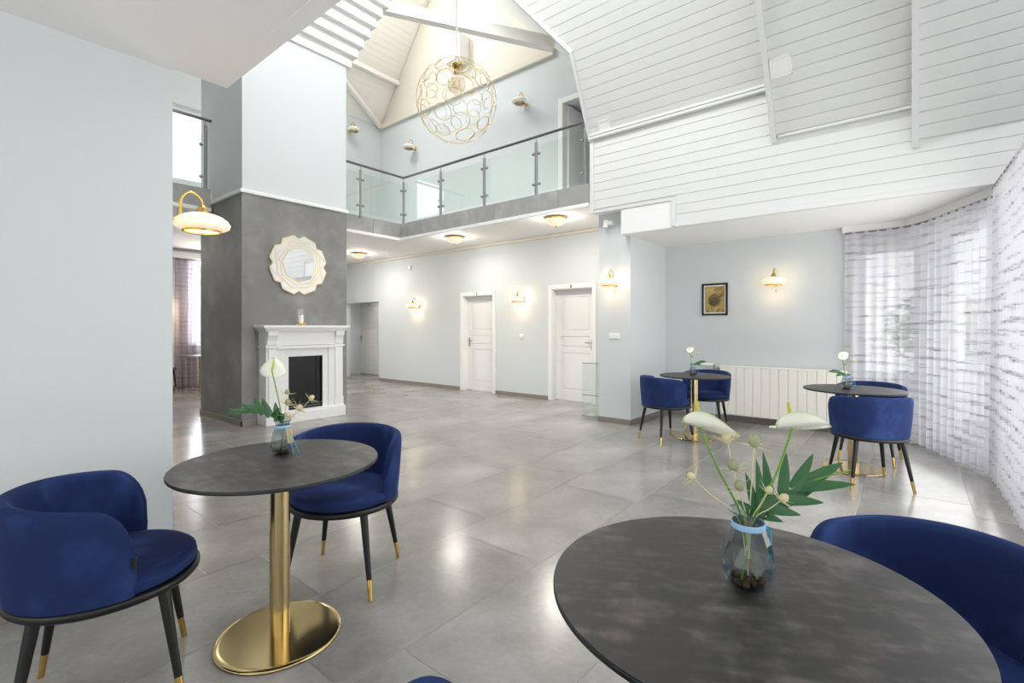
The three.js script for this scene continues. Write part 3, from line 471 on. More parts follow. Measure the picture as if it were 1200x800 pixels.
{
  const g = thing('light_switch', 'white double light switch on the pier below the lamp', 'light switch', [-3.19, 1.21, -6.15]);
  mesh('plate', rbox(-0.08, 0.08, -0.042, 0.042, 0, 0.009, 0.003), M.plastic, g); for (const x of [-0.04, 0.04]) mesh('rocker', rbox(x - 0.028, x + 0.028, -0.03, 0.03, 0.008, 0.013, 0.003), M.plastic, g);
  const t = thing('thermostat', 'small round white room thermostat between the white doors', 'thermostat', [-5.8, 1.165, ZB]); mesh('plate', rbox(-0.045, 0.045, -0.045, 0.045, 0, 0.01, 0.004), M.plastic, t); const d = new THREE.CylinderGeometry(0.03, 0.033, 0.02, 24); d.rotateX(Math.PI / 2); d.translate(0, 0, 0.018); mesh('dial', d, M.plastic, t);
  const s = thing('motion_sensor', 'small white motion sensor under the boarded bulkhead', 'sensor', [-3.26, 2.79, -6.15]); mesh('bracket', rbox(-0.02, 0.06, -0.03, 0.03, 0, 0.05, 0.006), M.plastic, s); mesh('body', rbox(-0.065, -0.005, -0.065, 0.05, 0.02, 0.075, 0.012), M.plastic, s);
  const s2 = thing('alarm_sensor', 'tiny white sensor high on the long wall', 'sensor', [-9.15, 2.745, ZB]); mesh('body', rbox(-0.035, 0.035, -0.055, 0.055, 0, 0.04, 0.01), M.plastic, s2); mesh('lens', rbox(-0.02, 0.02, -0.03, 0.0, 0.038, 0.045, 0.003), M.white, s2);
  const o = thing('power_socket', 'white power socket low on the side of the pier', 'socket', [-2.945, 0.32, -6.62], Math.PI / 2); mesh('plate', rbox(-0.04, 0.04, -0.04, 0.04, 0, 0.008, 0.003), M.plastic, o); const ci = new THREE.CylinderGeometry(0.02, 0.02, 0.01, 20); ci.rotateX(Math.PI / 2); ci.translate(0, 0, 0.006); mesh('socket_well', ci, M.plastic, o);
}
// radiator
{
  const g = thing('radiator', 'long low cream radiator with vertical panels under the picture', 'radiator', [-2.1, 0, ZB + 0.02]);
  const W = 1.5, n = 14;
  mesh('core', box(0, W, 0.13, 0.77, 0.03, 0.085), M.radiator, g);
  for (let i = 0; i < n; i++) mesh('panel', plank(V(W * i / n + 0.0015, 0.1, 0.085), V(W * (i + 1) / n - 0.0015, 0.1, 0.085), V(W * (i + 1) / n - 0.0015, 0.775, 0.085), V(W * i / n + 0.0015, 0.775, 0.085), V(0, 0, 1), 0.02, 0.007), M.radiator, g);
  mesh('top_grille', rbox(-0.005, W + 0.005, 0.77, 0.79, 0.02, 0.11, 0.004), M.radiator, g);
  for (const x of [0.25, W - 0.25]) mesh('bracket', box(x, x + 0.04, 0.3, 0.34, -0.019, 0.04), M.radiator, g);
  mesh('valve', join([rod(V(0.0, 0.74, 0.06), V(-0.09, 0.74, 0.06), 0.012), rod(V(-0.09, 0.8, 0.06), V(-0.09, 0.7, 0.06), 0.012)]), M.steel, g);
  mesh('thermostat_head', join([rod(V(-0.1, 0.79, 0.06), V(-0.2, 0.79, 0.06), 0.022, 0.026, 16), rod(V(-0.2, 0.79, 0.06), V(-0.26, 0.79, 0.06), 0.026, 0.02, 16)]), M.plastic, g);
  mesh('pipe', rod(V(-0.09, 0.01, 0.06), V(-0.09, 0.72, 0.06), 0.008), M.white, g);
}
// glass stand by the pier
{
  const g = thing('glass_stand', 'small clear glass display stand tucked behind the pier', 'glass stand', [-3.62, 0, -6.4]);
  mesh('side_panel', rbox(-0.15, -0.14, 0, 0.8, -0.15, 0.15, 0.002), M.glass, g); mesh('side_panel', rbox(0.14, 0.15, 0, 0.8, -0.15, 0.15, 0.002), M.glass, g); mesh('back_panel', rbox(-0.14, 0.14, 0.02, 0.8, -0.15, -0.142, 0.002), M.glass, g);
  for (const y of [0.02, 0.33, 0.8]) { const s = mesh('shelf', rbox(-0.15, 0.15, y, y + 0.01, -0.15, 0.15, 0.002), M.glass, g); mesh('shelf_edge', box(-0.15, 0.15, y + 0.001, y + 0.009, 0.15, 0.152), M.greenEdge, s); }
}

// ------------------------------------------------------------------ chairs
function chairProto() {
  const g = thing('velvet_chair', 'x', 'chair', [0, 0, 0], 0, 'navy velvet chairs');     // faces local +z
  const cush = lathe([[0.001, 0.425], [0.25, 0.425], [0.266, 0.437], [0.27, 0.455], [0.266, 0.472], [0.25, 0.484], [0.21, 0.491], [0.12, 0.496], [0.001, 0.497]], 56); mesh('seat', cush, M.velvet, g);
  const ring = lathe([[0.235, 0.4], [0.272, 0.4], [0.279, 0.408], [0.279, 0.422], [0.272, 0.43], [0.235, 0.43], [0.235, 0.4]], 64); mesh('seat_frame', ring, M.black, g);
  // backrest shell
  const NU = 72, pm = 112 * Math.PI / 180, pos = [], idx = [], uv = [], sec = 18;
  for (let i = 0; i <= NU; i++) {
    const s = -1 + 2 * i / NU, a = Math.sign(s) * pm * Math.pow(Math.abs(s), 0.92), e = Math.abs(s);
    const endT = e > 0.93 ? Math.sqrt(Math.max(0, 1 - Math.pow((e - 0.93) / 0.07, 2))) : 1;
    const corner = e > 0.74 ? 1 - Math.sqrt(Math.max(0, 1 - Math.pow((e - 0.74) / 0.262, 2.4))) : 0;
    const top = 0.765 - 0.045 * e * e - corner * 0.235, y0 = 0.43, th = 0.046 * Math.max(endT, 0.02);
    for (let j = 0; j <= sec; j++) {
      // section: outer bottom -> outer top -> rounded -> inner top -> inner bottom
      let y, o; const q = j / sec;
      if (q < 0.4) { y = lerp(y0, top - 0.023, q / 0.4); o = 0; } else if (q <= 0.6) { const b = (q - 0.4) / 0.2 * Math.PI; y = top - 0.023 + 0.023 * Math.sin(b); o = (1 - Math.cos(b)) / 2; } else { y = lerp(top - 0.023, y0 + 0.03, (q - 0.6) / 0.4); o = 1; }
      const k = (y - y0) / 0.33, rad = 0.276 + 0.022 * Math.sin(Math.min(1, k) * 1.5) - 0.023 + (0.5 - o) * th;
      pos.push(rad * Math.sin(a), y, -rad * Math.cos(a)); uv.push(a * 0.3 + 0.5, y * 0.9 + o * 0.37);
    }
  }
  for (let i = 0; i < NU; i++) for (let j = 0; j < sec; j++) { const a = i * (sec + 1) + j, b = a + sec + 1; idx.push(a, a + 1, b, b, a + 1, b + 1); }
  const sg = new THREE.BufferGeometry(); sg.setAttribute('position', new THREE.BufferAttribute(new Float32Array(pos), 3)); sg.setAttribute('uv', new THREE.BufferAttribute(new Float32Array(uv), 2)); sg.setIndex(idx); sg.computeVertexNormals(); mesh('backrest', sg, M.velvet, g);
  for (const [sx, sz] of [[1, 1], [-1, 1], [1, -1], [-1, -1]]) {
    const a = V(sx * 0.165, 0.41, sz * 0.165), b = V(sx * 0.225, 0, sz * 0.225), m = a.clone().lerp(b, 0.77);
    const leg = mesh('leg', rod(m, a, 0.0125, 0.02, 18), M.black, g); const tip = mesh('leg_tip', rod(b, m, 0.0105, 0.0128, 18), M.gold, leg); tip.userData.label = 'brass leg tip';
  }
  return g;
}
const face = (x, z) => Math.atan2(x, z);
const chair = chairProto();
chair.position.set(-2.26, 0, -0.44); chair.rotation.y = face(0.296, -0.955); chair.userData.label = 'navy velvet tub chair standing against the pale wall';
{ const t = mesh('fabric_label', rbox(-0.006, 0.004, 0.53, 0.565, -0.002, 0.012, 0.001), M.black, chair); const a = 108 * Math.PI / 180; t.position.set(-0.285 * Math.sin(a), 0.0, -0.285 * Math.cos(a)); t.userData.label = 'small black fabric label'; }
const chairCopy = (x, z, fx, fz, label) => { const c = dup(chair, [x, 0, z], face(fx, fz), label); const t = c.getObjectByName('fabric_label'); if (t) c.remove(t); return c; };
chairCopy(-2.335, -1.44, 0.58, 0.81, 'navy velvet tub chair with open front behind the pedestal table holding the tagged vase');
chairCopy(0.03, -1.59, -0.58, 0.81, 'navy velvet tub chair between the smoky vase table and the curtains');
chairCopy(-0.352, -0.505, 0.14, -0.99, 'navy velvet tub chair, only its rounded arm tip showing, at the smoky vase table');
chairCopy(-2.22, -5.57, 0.55, -0.83, 'navy velvet tub chair with its back to the room at the table by the pier');
chairCopy(-2.05, -6.5, 0.12, 1, 'navy velvet tub chair between the table by the pier and the radiator');
chairCopy(-0.27, -5.13, -0.46, -0.89, 'navy velvet tub chair with its back to the room beside the sheer curtains');
chairCopy(-0.31, -6.08, -0.1, 1, 'navy velvet tub chair behind the table beside the sheer curtains');

// ------------------------------------------------------------------ pedestal tables
function tableProto() {
  const g = thing('pedestal_table', 'x', 'table', [0, 0, 0], 0, 'round brass pedestal tables');
  const t = new THREE.CylinderGeometry(0.405, 0.405, 0.002, 96); t.translate(0, 0.749, 0); const p = t.attributes.position, uv = t.attributes.uv; for (let i = 0; i < p.count; i++) uv.setXY(i, p.getX(i) * 0.8 + 0.5, p.getZ(i) * 0.8 + 0.5); mesh('table_top', t, M.top, g);
  mesh('table_edge', lathe([[0.38, 0.735], [0.403, 0.735], [0.4065, 0.738], [0.4065, 0.746], [0.4045, 0.7485], [0.0, 0.7485]], 96), M.edge, g);
  mesh('underplate', rbox(-0.14, 0.14, 0.722, 0.735, -0.14, 0.14, 0.003), M.black, g);
  mesh('pole', lathe([[0.041, 0.012], [0.041, 0.723]], 48), M.brushed, g);
  mesh('base_plate', lathe([[0.0, 0.014], [0.225, 0.014], [0.243, 0.012], [0.25, 0.008], [0.25, 0.001], [0, 0.001]], 80), M.brass, g);
  return g;
}
const table = tableProto(); table.position.set(-2.1, 0, -0.985); table.userData.label = 'round dark table with full brass pedestal between two blue chairs';
dup(table, [-0.29, 0, -1.141], 0.5, 'round dark table carrying the smoky vase with two white anthuriums');
dup(table, [-2.02, 0, -5.96], 1.1, 'round dark table with brass pedestal beside the pier');
dup(table, [-0.41, 0, -5.56], 2.0, 'round dark table with brass pedestal beside the sheer curtains');
dup(table, [-11.6, 0, -3.78], 0.3, 'round table with brass pedestal in the far dining room');
{ // dark chair in the far dining room
  const g = thing('dining_chair', 'dark dining chair beside the table in the far dining room', 'chair', [-11.9, 0, -3.15], face(0.5, -0.8));
  mesh('seat', rbox(-0.22, 0.22, 0.43, 0.5, -0.22, 0.22, 0.03, 3), M.edge, g); mesh('backrest', rbox(-0.22, 0.22, 0.48, 0.85, -0.24, -0.19, 0.02, 3), M.edge, g);
  for (const sx of [-1, 1]) for (const sz of [-1, 1]) { const l = mesh('leg', rod(V(sx * 0.2, 0.09, sz * 0.2), V(sx * 0.17, 0.44, sz * 0.17), 0.013, 0.02), M.black, g); mesh('leg_tip', rod(V(sx * 0.21, 0, sz * 0.21), V(sx * 0.2, 0.09, sz * 0.2), 0.011, 0.013), M.gold, l); }
}

// ------------------------------------------------------------------ vases and flowers
function makeVase(pos, turn, label, s = 1, withTag = false) {
  const g = thing('glass_vase', label, 'vase', pos, turn, 'faceted glass vases'); g.scale.setScalar(s);
  const N = 11, ringsP = [[0.034, 0.0], [0.048, 0.012], [0.058, 0.04], [0.056, 0.062], [0.046, 0.1], [0.034, 0.128], [0.029, 0.138], [0.032, 0.15], [0.04, 0.165]];
  const q = []; const pt = (r, y, k, tw) => V(r * Math.cos((k + tw) * 2 * Math.PI / N), y, r * Math.sin((k + tw) * 2 * Math.PI / N));
  const tris = []; for (let i = 0; i + 1 < ringsP.length; i++) for (let k = 0; k < N; k++) { const t0 = (i % 2) * 0.5 * (i < 4 ? 1 : 0), t1 = ((i + 1) % 2) * 0.5 * (i + 1 < 4 ? 1 : 0); const a = pt(...ringsP[i], k, t0), b = pt(...ringsP[i], k + 1, t0), c = pt(...ringsP[i + 1], k, t1), d = pt(...ringsP[i + 1], k + 1, t1); if (t1 >= t0) { tris.push(a, c, b, b, c, d); } else tris.push(a, c, d, a, d, b); }
  for (let k = 0; k < N; k++) tris.push(V(0, 0, 0), pt(0.034, 0, k + 1, 0), pt(0.034, 0, k, 0));
  const vg = new THREE.BufferGeometry(); vg.setAttribute('position', new THREE.BufferAttribute(new Float32Array(tris.flatMap((p) => [p.x, p.y, p.z])), 3)); vg.computeVertexNormals(); mesh('glass_body', vg, M.vase, g);
  const lip = new THREE.TorusGeometry(0.0405, 0.0022, 8, N); lip.rotateX(Math.PI / 2); lip.translate(0, 0.165, 0); mesh('lip', lip, M.vase, g);
  mesh('water_surface', lathe([[0, 0.058], [0.054, 0.058]], 24), M.water, g).userData.label = 'water in the vase';
  const pb = []; for (let i = 0; i < 26; i++) { const r = 0.034 * Math.sqrt(rnd()), a = rnd() * 6.28, b = new THREE.IcosahedronGeometry(rr(0.005, 0.009), 0); b.translate(r * Math.cos(a), rr(0.007, 0.016), r * Math.sin(a)); pb.push(metric(b)); } const m = mesh('pebble_layer', join(pb), M.root, g); m.userData.kind = 'stuff'; m.userData.label = 'brown roots and pebbles at the bottom';
  mesh('ribbon', lathe([[0.0335, 0.127], [0.0355, 0.129], [0.0345, 0.134], [0.0345, 0.139], [0.0335, 0.141]], 24), M.ribbon, g);
  const tails = [[V(0.012, 0.132, 0.033), V(0.03, 0.11, 0.045), V(0.05, 0.05, 0.05), V(0.06, 0.004, 0.05)], [V(0.012, 0.132, 0.033), V(0.036, 0.12, 0.045), V(0.066, 0.06, 0.05), V(0.085, 0.004, 0.042)]];
  mesh('ribbon_tail', join(tails.map((t) => tube(t, 0.0018, 20, 6))), M.cyan, g);
  if (withTag) { const tg = rbox(-0.014, 0.014, -0.035, 0.035, -0.001, 0.001, 0.0008, 1); tg.rotateY(0.5); tg.rotateZ(0.15); tg.translate(0.042, 0.095, 0.045); mesh('gift_tag', tg, M.tagwood, g); }
  return g;
}
const spMat = new THREE.MeshPhysicalMaterial({ vertexColors: true, roughness: 0.4, side: THREE.DoubleSide });
function spatheGeo(w, l, cup, curl) { // heart shape lying in xz, tip to +z, notch at -z, normal +y
  const NU = 22, NV = 24, pos = [], col = [], idx = [];
  for (let i = 0; i <= NU; i++) for (let j = 0; j <= NV; j++) {
    const t = i / NU, s = -1 + 2 * j / NV; // t along length, s across
    const prof = Math.pow(Math.sin(Math.PI * Math.pow(t * 0.96 + 0.04, 0.62)), 0.8), x = s * w / 2 * prof, notch = 0.16 * Math.max(0, 1 - t * 3) * (1 - Math.pow(Math.abs(s) - 0.55, 2) * 3);
    const z = (t - 0.28 - notch * 0.55 + 0.02) * l, y = cup * (s * s * prof * 0.8 + Math.pow(t - 0.3, 2) * 0.5) + curl * Math.sin(s * 5 + t * 4) * 0.5;
    pos.push(x, y, z); const e = Math.max(Math.abs(s), t, 1 - t * 6), ge = cl((e - 0.9) / 0.1); const c = mix3([0.86, 0.87, 0.74], [0.36, 0.52, 0.14], ge * 0.75), vein = Math.pow(Math.abs(Math.sin(s * 9)), 24) * 0.08; col.push(c[0] - vein, c[1] - vein, c[2] - vein);
  }
  for (let i = 0; i < NU; i++) for (let j = 0; j < NV; j++) { const a = i * (NV + 1) + j, b = a + NV + 1; idx.push(a, b, a + 1, b, b + 1, a + 1); }
  const g = new THREE.BufferGeometry(); g.setAttribute('position', new THREE.BufferAttribute(new Float32Array(pos), 3)); g.setAttribute('color', new THREE.BufferAttribute(new Float32Array(col), 3)); g.setIndex(idx); g.computeVertexNormals(); return g;
}
function anthurium(stem, tipDir, normal, w, l, label, spDir = V(-0.2, 0.92, -0.3).normalize()) {
  const g = thing('anthurium_flower', label, 'flower', null, 0, 'white anthurium flowers');
  mesh('stem', tube(stem, 0.0027, 30, 8), M.stem, g);
  const e = stem[stem.length - 1], z = tipDir.clone().normalize(), y = normal.clone().addScaledVector(z, -normal.dot(z)).normalize(), x = y.clone().cross(z);
  const B = new THREE.Matrix4().makeBasis(x, y, z).setPosition(e); const s = spatheGeo(w, l, 0.03, 0.004); s.applyMatrix4(B); mesh('spathe', s, spMat, g);
  const sp = lathe([[0.0005, 0.062], [0.003, 0.059], [0.0042, 0.035], [0.0045, 0.006], [0.003, 0]], 12); sp.applyQuaternion(new THREE.Quaternion().setFromUnitVectors(V(0, 1, 0), spDir)); sp.translate(e.x, e.y, e.z); mesh('spadix', sp, M.spadix, g);
}
function thistle(stem, r, label, spikes = 14, spread = 0.5, mat = M.thistle) {
  const g = thing('thistle_flower', label, 'flower', null, 0, 'dried sea holly stems');
  mesh('stem', tube(stem, 0.0013, 16, 6), M.dry, g);
  const e = stem[stem.length - 1], d = e.clone().sub(stem[stem.length - 2]).normalize(), q = new THREE.Quaternion().setFromUnitVectors(V(0, 1, 0), d);
  const bumps = []; for (let i = 0; i < 46; i++) { const y = 1 - (i + 0.5) / 46 * 1.8, th = i * 2.4, s = Math.sqrt(Math.max(0, 1 - y * y)); const b = new THREE.ConeGeometry(r * 0.2, r * 0.42, 5); b.rotateX(Math.PI / 2); b.lookAt(V(s * Math.cos(th), y, s * Math.sin(th))); b.translate(r * 0.85 * s * Math.cos(th), r * 1.15 * y + r * 0.9, r * 0.85 * s * Math.sin(th)); bumps.push(b); }
  const core = new THREE.SphereGeometry(r * 0.92, 14, 10); core.scale(1, 1.2, 1); core.translate(0, r * 0.9, 0); const hd = join([core, ...bumps]); hd.applyQuaternion(q); hd.translate(e.x, e.y, e.z); mesh('flower_head', hd, mat, g);
  const sp = []; for (let i = 0; i < spikes; i++) { const a = i / spikes * 6.283 + rr(-0.15, 0.15), L = r * rr(2.4, 4.4), c = new THREE.ConeGeometry(r * 0.17, L, 5); c.scale(1, 1, 0.4); c.translate(0, L / 2, 0); c.rotateZ(-(Math.PI / 2 - spread + rr(-0.2, 0.25))); c.rotateY(a); sp.push(c); }
  const sg = join(sp); sg.applyQuaternion(q); sg.translate(e.x, e.y, e.z); mesh('bracts', sg, M.dry, g);
}
function bladeGeo(a, b, w, up, bend = 0.12) { // a tapering leaf lobe from a to b with a folded midrib
  const N = 10, d = b.clone().sub(a), L = d.length(), t = d.clone().normalize(), s = t.clone().cross(up).normalize(), u = s.clone().cross(t), pos = [], idx = [];
  for (let i = 0; i <= N; i++) { const k = i / N, c = a.clone().addScaledVector(t, L * k).addScaledVector(u, -bend * L * k * k), ww = w / 2 * Math.pow(Math.sin(Math.PI * (0.3 + 0.7 * Math.pow(k, 0.85))), 0.8) * (k > 0.98 ? 0.05 : 1); for (const j of [-1, 0, 1]) { const p = c.clone().addScaledVector(s, j * ww).addScaledVector(u, Math.abs(j) * ww * 0.35); pos.push(p.x, p.y, p.z); } }
  for (let i = 0; i < N; i++) for (const j of [0, 1]) { const p = i * 3 + j; idx.push(p, p + 1, p + 3, p + 3, p + 1, p + 4); }
  const g = new THREE.BufferGeometry(); g.setAttribute('position', new THREE.BufferAttribute(new Float32Array(pos), 3)); g.setIndex(idx); g.computeVertexNormals(); return metric(g);
}
function lobedLeaf(mid, lobes, up, label) { // mid: midrib points; lobes: [t, side vector end, width]
  const g = thing('lobed_leaf', label, 'leaf', null, 0, 'dark green lobed leaves'); const cv = new THREE.CatmullRomCurve3(mid);
  mesh('midrib', new THREE.TubeGeometry(cv, 20, 0.0018, 6, false), M.stem, g);
  for (const [t, e, w] of lobes) { const a = cv.getPoint(t); mesh('lobe', bladeGeo(a, a.clone().add(e), w, up), M.leaf, g); }
}
// camera-frame directions for laying out stems: right, up, away
const CR = V(0.7737, 0, -0.6336), CU = V(0, 1, 0), CA = V(-0.6336, 0, -0.7737);
const off = (o, r, u, a) => o.clone().addScaledVector(CR, r).addScaledVector(CU, u).addScaledVector(CA, a);
{ // vase on the large table
  const o = V(-0.278, 0.75, -1.168); makeVase([o.x, o.y, o.z], 1.85, 'faceted smoky glass vase with pale blue ribbon holding two white anthuriums');
  anthurium([off(o, 0.02, 0.012, 0.0), off(o, 0.0, 0.08, 0), off(o, -0.02, 0.165, 0), off(o, -0.06, 0.25, 0.01), off(o, -0.1, 0.345, 0.02)], CR.clone().multiplyScalar(0.85).addScaledVector(CA, -0.25).addScaledVector(CU, -0.22), CA.clone().multiplyScalar(0.5).addScaledVector(CU, 0.85), 0.07, 0.115, 'white anthurium leaning over the smoky vase towards the table by the pier');
  anthurium([off(o, -0.015, 0.012, 0.0), off(o, 0.0, 0.08, 0), off(o, 0.022, 0.165, 0), off(o, 0.06, 0.24, 0.0), off(o, 0.105, 0.345, 0.01)], CR.clone().multiplyScalar(0.95).addScaledVector(CA, 0.2).addScaledVector(CU, -0.06), CA.clone().multiplyScalar(0.55).addScaledVector(CU, 0.8), 0.075, 0.145, 'white anthurium leaning over the smoky vase towards the sheer curtains');
  const st = (r, u, a) => [off(o, 0, 0.02, 0), off(o, r * 0.2, 0.15, a * 0.2), off(o, r * 0.7, 0.15 + (u - 0.15) * 0.6, a * 0.7), off(o, r, u, a)];
  thistle(st(-0.045, 0.315, 0.0), 0.011, 'pale spiky sea holly at the top of the bunch', 14, 0.6, M.dry);
  thistle(st(0.008, 0.31, -0.01), 0.0125, 'round grey green thistle head beside the spiky top one', 5, 0.0);
  thistle(st(-0.04, 0.262, -0.02), 0.0125, 'grey green thistle head halfway up the bunch', 7, 0.1);
  thistle(st(-0.032, 0.222, -0.03), 0.011, 'grey green thistle head just above the vase mouth', 6, 0.1);
  thistle(st(-0.12, 0.235, 0.0), 0.009, 'small dried thistle leaning far out over the table', 9, 0.4, M.dry);
  thistle(st(0.045, 0.205, -0.05), 0.0095, 'star shaped dried sea holly in front of the leaf', 15, 0.3, M.dry);
  thistle(st(0.022, 0.218, -0.04), 0.008, 'small dried sea holly bud beside the star shaped one', 10, 0.5, M.dry);
  const mid = [off(o, 0.005, 0.15, 0), off(o, 0.05, 0.172, 0.01), off(o, 0.12, 0.212, 0.02), off(o, 0.235, 0.252, 0.01)];
  const L = (r, u, a) => V(0, 0, 0).addScaledVector(CR, r).addScaledVector(CU, u).addScaledVector(CA, a);
  lobedLeaf(mid, [[0.05, L(-0.04, 0.04, -0.02), 0.024], [0.1, L(-0.004, 0.085, 0.03), 0.022], [0.2, L(0.006, 0.11, 0.02), 0.022], [0.34, L(0.004, 0.115, 0.02), 0.024], [0.5, L(0.026, 0.1, 0.02), 0.026], [0.62, L(0.06, 0.078, 0.01), 0.026], [0.7, L(0.11, 0.05, 0.01), 0.028], [0.66, L(0.13, 0.014, -0.02), 0.026], [0.45, L(0.09, 0.004, -0.03), 0.026], [0.28, L(0.065, -0.004, -0.03), 0.024], [0.12, L(0.04, -0.004, -0.035), 0.022], [0.3, L(0.12, 0.045, 0.0), 0.034]], CA.clone().multiplyScalar(-1).addScaledVector(CU, 0.5).normalize(), 'dark green lobed leaf reaching out of the smoky vase');
}
{ // vase on the left table
  const o = V(-2.212, 0.75, -1.05); makeVase([o.x, o.y, o.z], 0.93, 'faceted clear vase with blue ribbon and wooden tag on the pedestal table', 0.92, true);
  anthurium([off(o, 0.0, 0.012, 0), off(o, 0.0, 0.14, 0), off(o, -0.02, 0.25, 0), off(o, -0.048, 0.375, 0)], CU.clone().addScaledVector(CA, 0.25), CA.clone().multiplyScalar(0.9).addScaledVector(CR, -0.2), 0.115, 0.09, 'single white anthurium standing tall before the fireplace');
  const st = (r, u, a) => [off(o, 0, 0.02, 0), off(o, r * 0.2, 0.14, a * 0.2), off(o, r * 0.7, 0.14 + (u - 0.14) * 0.6, a * 0.7), off(o, r, u, a)];
  thistle(st(0.02, 0.27, 0), 0.011, 'small green thistle at the top of the bunch before the fireplace', 8, 0.3);
  thistle(st(0.03, 0.225, -0.02), 0.013, 'pale grey thistle in the middle of the bunch before the fireplace', 12, 0.4);
  thistle(st(0.07, 0.2, 0), 0.013, 'spiky pale thistle leaning towards the firebox', 15, 0.4, M.dry);
  thistle(st(0.125, 0.245, 0), 0.012, 'yellowish thistle reaching furthest towards the firebox', 12, 0.3, M.dry);
  thistle(st(0.035, 0.175, -0.03), 0.013, 'dried thistle low at the mouth of the clear vase', 12, 0.4, M.dry);
  const L = (r, u, a) => V(0, 0, 0).addScaledVector(CR, r).addScaledVector(CU, u).addScaledVector(CA, a);
  lobedLeaf([off(o, 0, 0.14, 0), off(o, -0.06, 0.17, 0), off(o, -0.13, 0.195, 0), off(o, -0.24, 0.2, 0)], [[0.1, L(-0.02, 0.085, 0.0), 0.035], [0.3, L(-0.05, 0.085, 0.01), 0.036], [0.45, L(-0.06, 0.07, 0.01), 0.036], [0.6, L(-0.08, 0.035, 0), 0.03], [0.7, L(-0.13, -0.015, 0), 0.026], [0.2, L(0.03, 0.05, -0.03), 0.036], [0.08, L(0.04, 0.04, -0.02), 0.034]], CA.clone().multiplyScalar(-1).addScaledVector(CU, 0.4).normalize(), 'dark green lobed leaf drooping over the pedestal table');
}
function smallBunch(o, where) {
  makeVase([o.x, o.y, o.z], 0.9, 'small faceted vase of flowers on the table ' + where, 0.85);
  const e = (r, u) => [off(o, 0, 0.02, 0), off(o, r * 0.2, 0.12, 0), off(o, r * 0.7, 0.12 + (u - 0.12) * 0.6, 0), off(o, r, u, 0)];
  anthurium(e(-0.04, 0.3), CR.clone().multiplyScalar(0.6).addScaledVector(CU, 0.4), CA.clone().multiplyScalar(-0.8).addScaledVector(CU, 0.6), 0.08, 0.09, 'white anthurium in the vase on the table ' + where);
  thistle(e(0.07, 0.26), 0.012, 'pale thistle in the vase on the table ' + where, 12, 0.4, M.dry);
  thistle(e(-0.01, 0.22), 0.012, 'grey thistle low in the vase on the table ' + where, 10, 0.3);
  const L = (r, u, a) => V(0, 0, 0).addScaledVector(CR, r).addScaledVector(CU, u).addScaledVector(CA, a), dir = where.includes('pier') ? 1 : -1;
  lobedLeaf([off(o, 0, 0.12, 0), off(o, dir * 0.06, 0.15, 0), off(o, dir * 0.13, 0.19, 0)], [[0.2, L(dir * 0.05, 0.03, 0), 0.03], [0.5, L(dir * 0.07, 0.03, 0), 0.032], [0.7, L(dir * 0.08, 0.0, 0), 0.03], [0.4, L(dir * 0.05, -0.02, 0), 0.03]], CA.clone().multiplyScalar(-1), 'green leaf in the vase on the table ' + where);
}
smallBunch(V(-2.03, 0.75, -5.93), 'by the pier');
smallBunch(V(-0.46, 0.75, -5.52), 'by the sheer curtains');

// ------------------------------------------------------------------ curtains
function streakCanvas(base, ink, n, alpha) {
  const cv = document.createElement('canvas'); cv.width = 1024; cv.height = 1024; const c = cv.getContext('2d'); c.fillStyle = base; c.fillRect(0, 0, 1024, 1024);
  let s0 = 99; const R = () => { s0 = (s0 * 1664525 + 1013904223) >>> 0; return s0 / 4294967296; };
  for (let i = 0; i < n; i++) { const x = R() * 1024, y = (Math.floor(R() * 21) + 0.5 + (R() - 0.5) * 0.45) * 1024 / 21, L = 60 + R() * 240, h = 2.5 + R() * 4; c.fillStyle = ink; for (let k = 0; k < 26; k++) { c.globalAlpha = alpha * (0.3 + R() * 0.7); const xx = x + (R() - 0.5) * L, w = 20 + R() * L * 0.35, yy = y + (R() - 0.5) * h * 2.2; for (const ox of [-1024, 0, 1024]) c.fillRect(xx + ox, yy, w, 1 + R() * 2.2); } }
  c.globalAlpha = 0.06; c.fillStyle = ink; for (let i = 0; i < 1024; i += 3) if (R() < 0.5) c.fillRect(i, 0, 1, 1024);
  c.globalAlpha = 1; const t = new THREE.CanvasTexture(cv); t.wrapS = t.wrapT = THREE.RepeatWrapping; return t;
}
const sheerCol = streakCanvas('#efeef3', '#625c66', 250, 0.165); sheerCol.colorSpace = THREE.SRGBColorSpace;
const sheerAlpha = streakCanvas('#b8b8b8', '#ffffff', 250, 0.25);
const sheer = new THREE.MeshPhysicalMaterial({ map: sheerCol, alphaMap: sheerAlpha, transparent: true, roughness: 0.95, transmission: 0.38, thickness: 0, side: THREE.DoubleSide });
const mauve = new THREE.MeshPhysicalMaterial({ color: 0xb7a9b0, map: sheerCol, alphaMap: sheerAlpha, transparent: true, roughness: 0.95, transmission: 0.35, thickness: 0, side: THREE.DoubleSide });
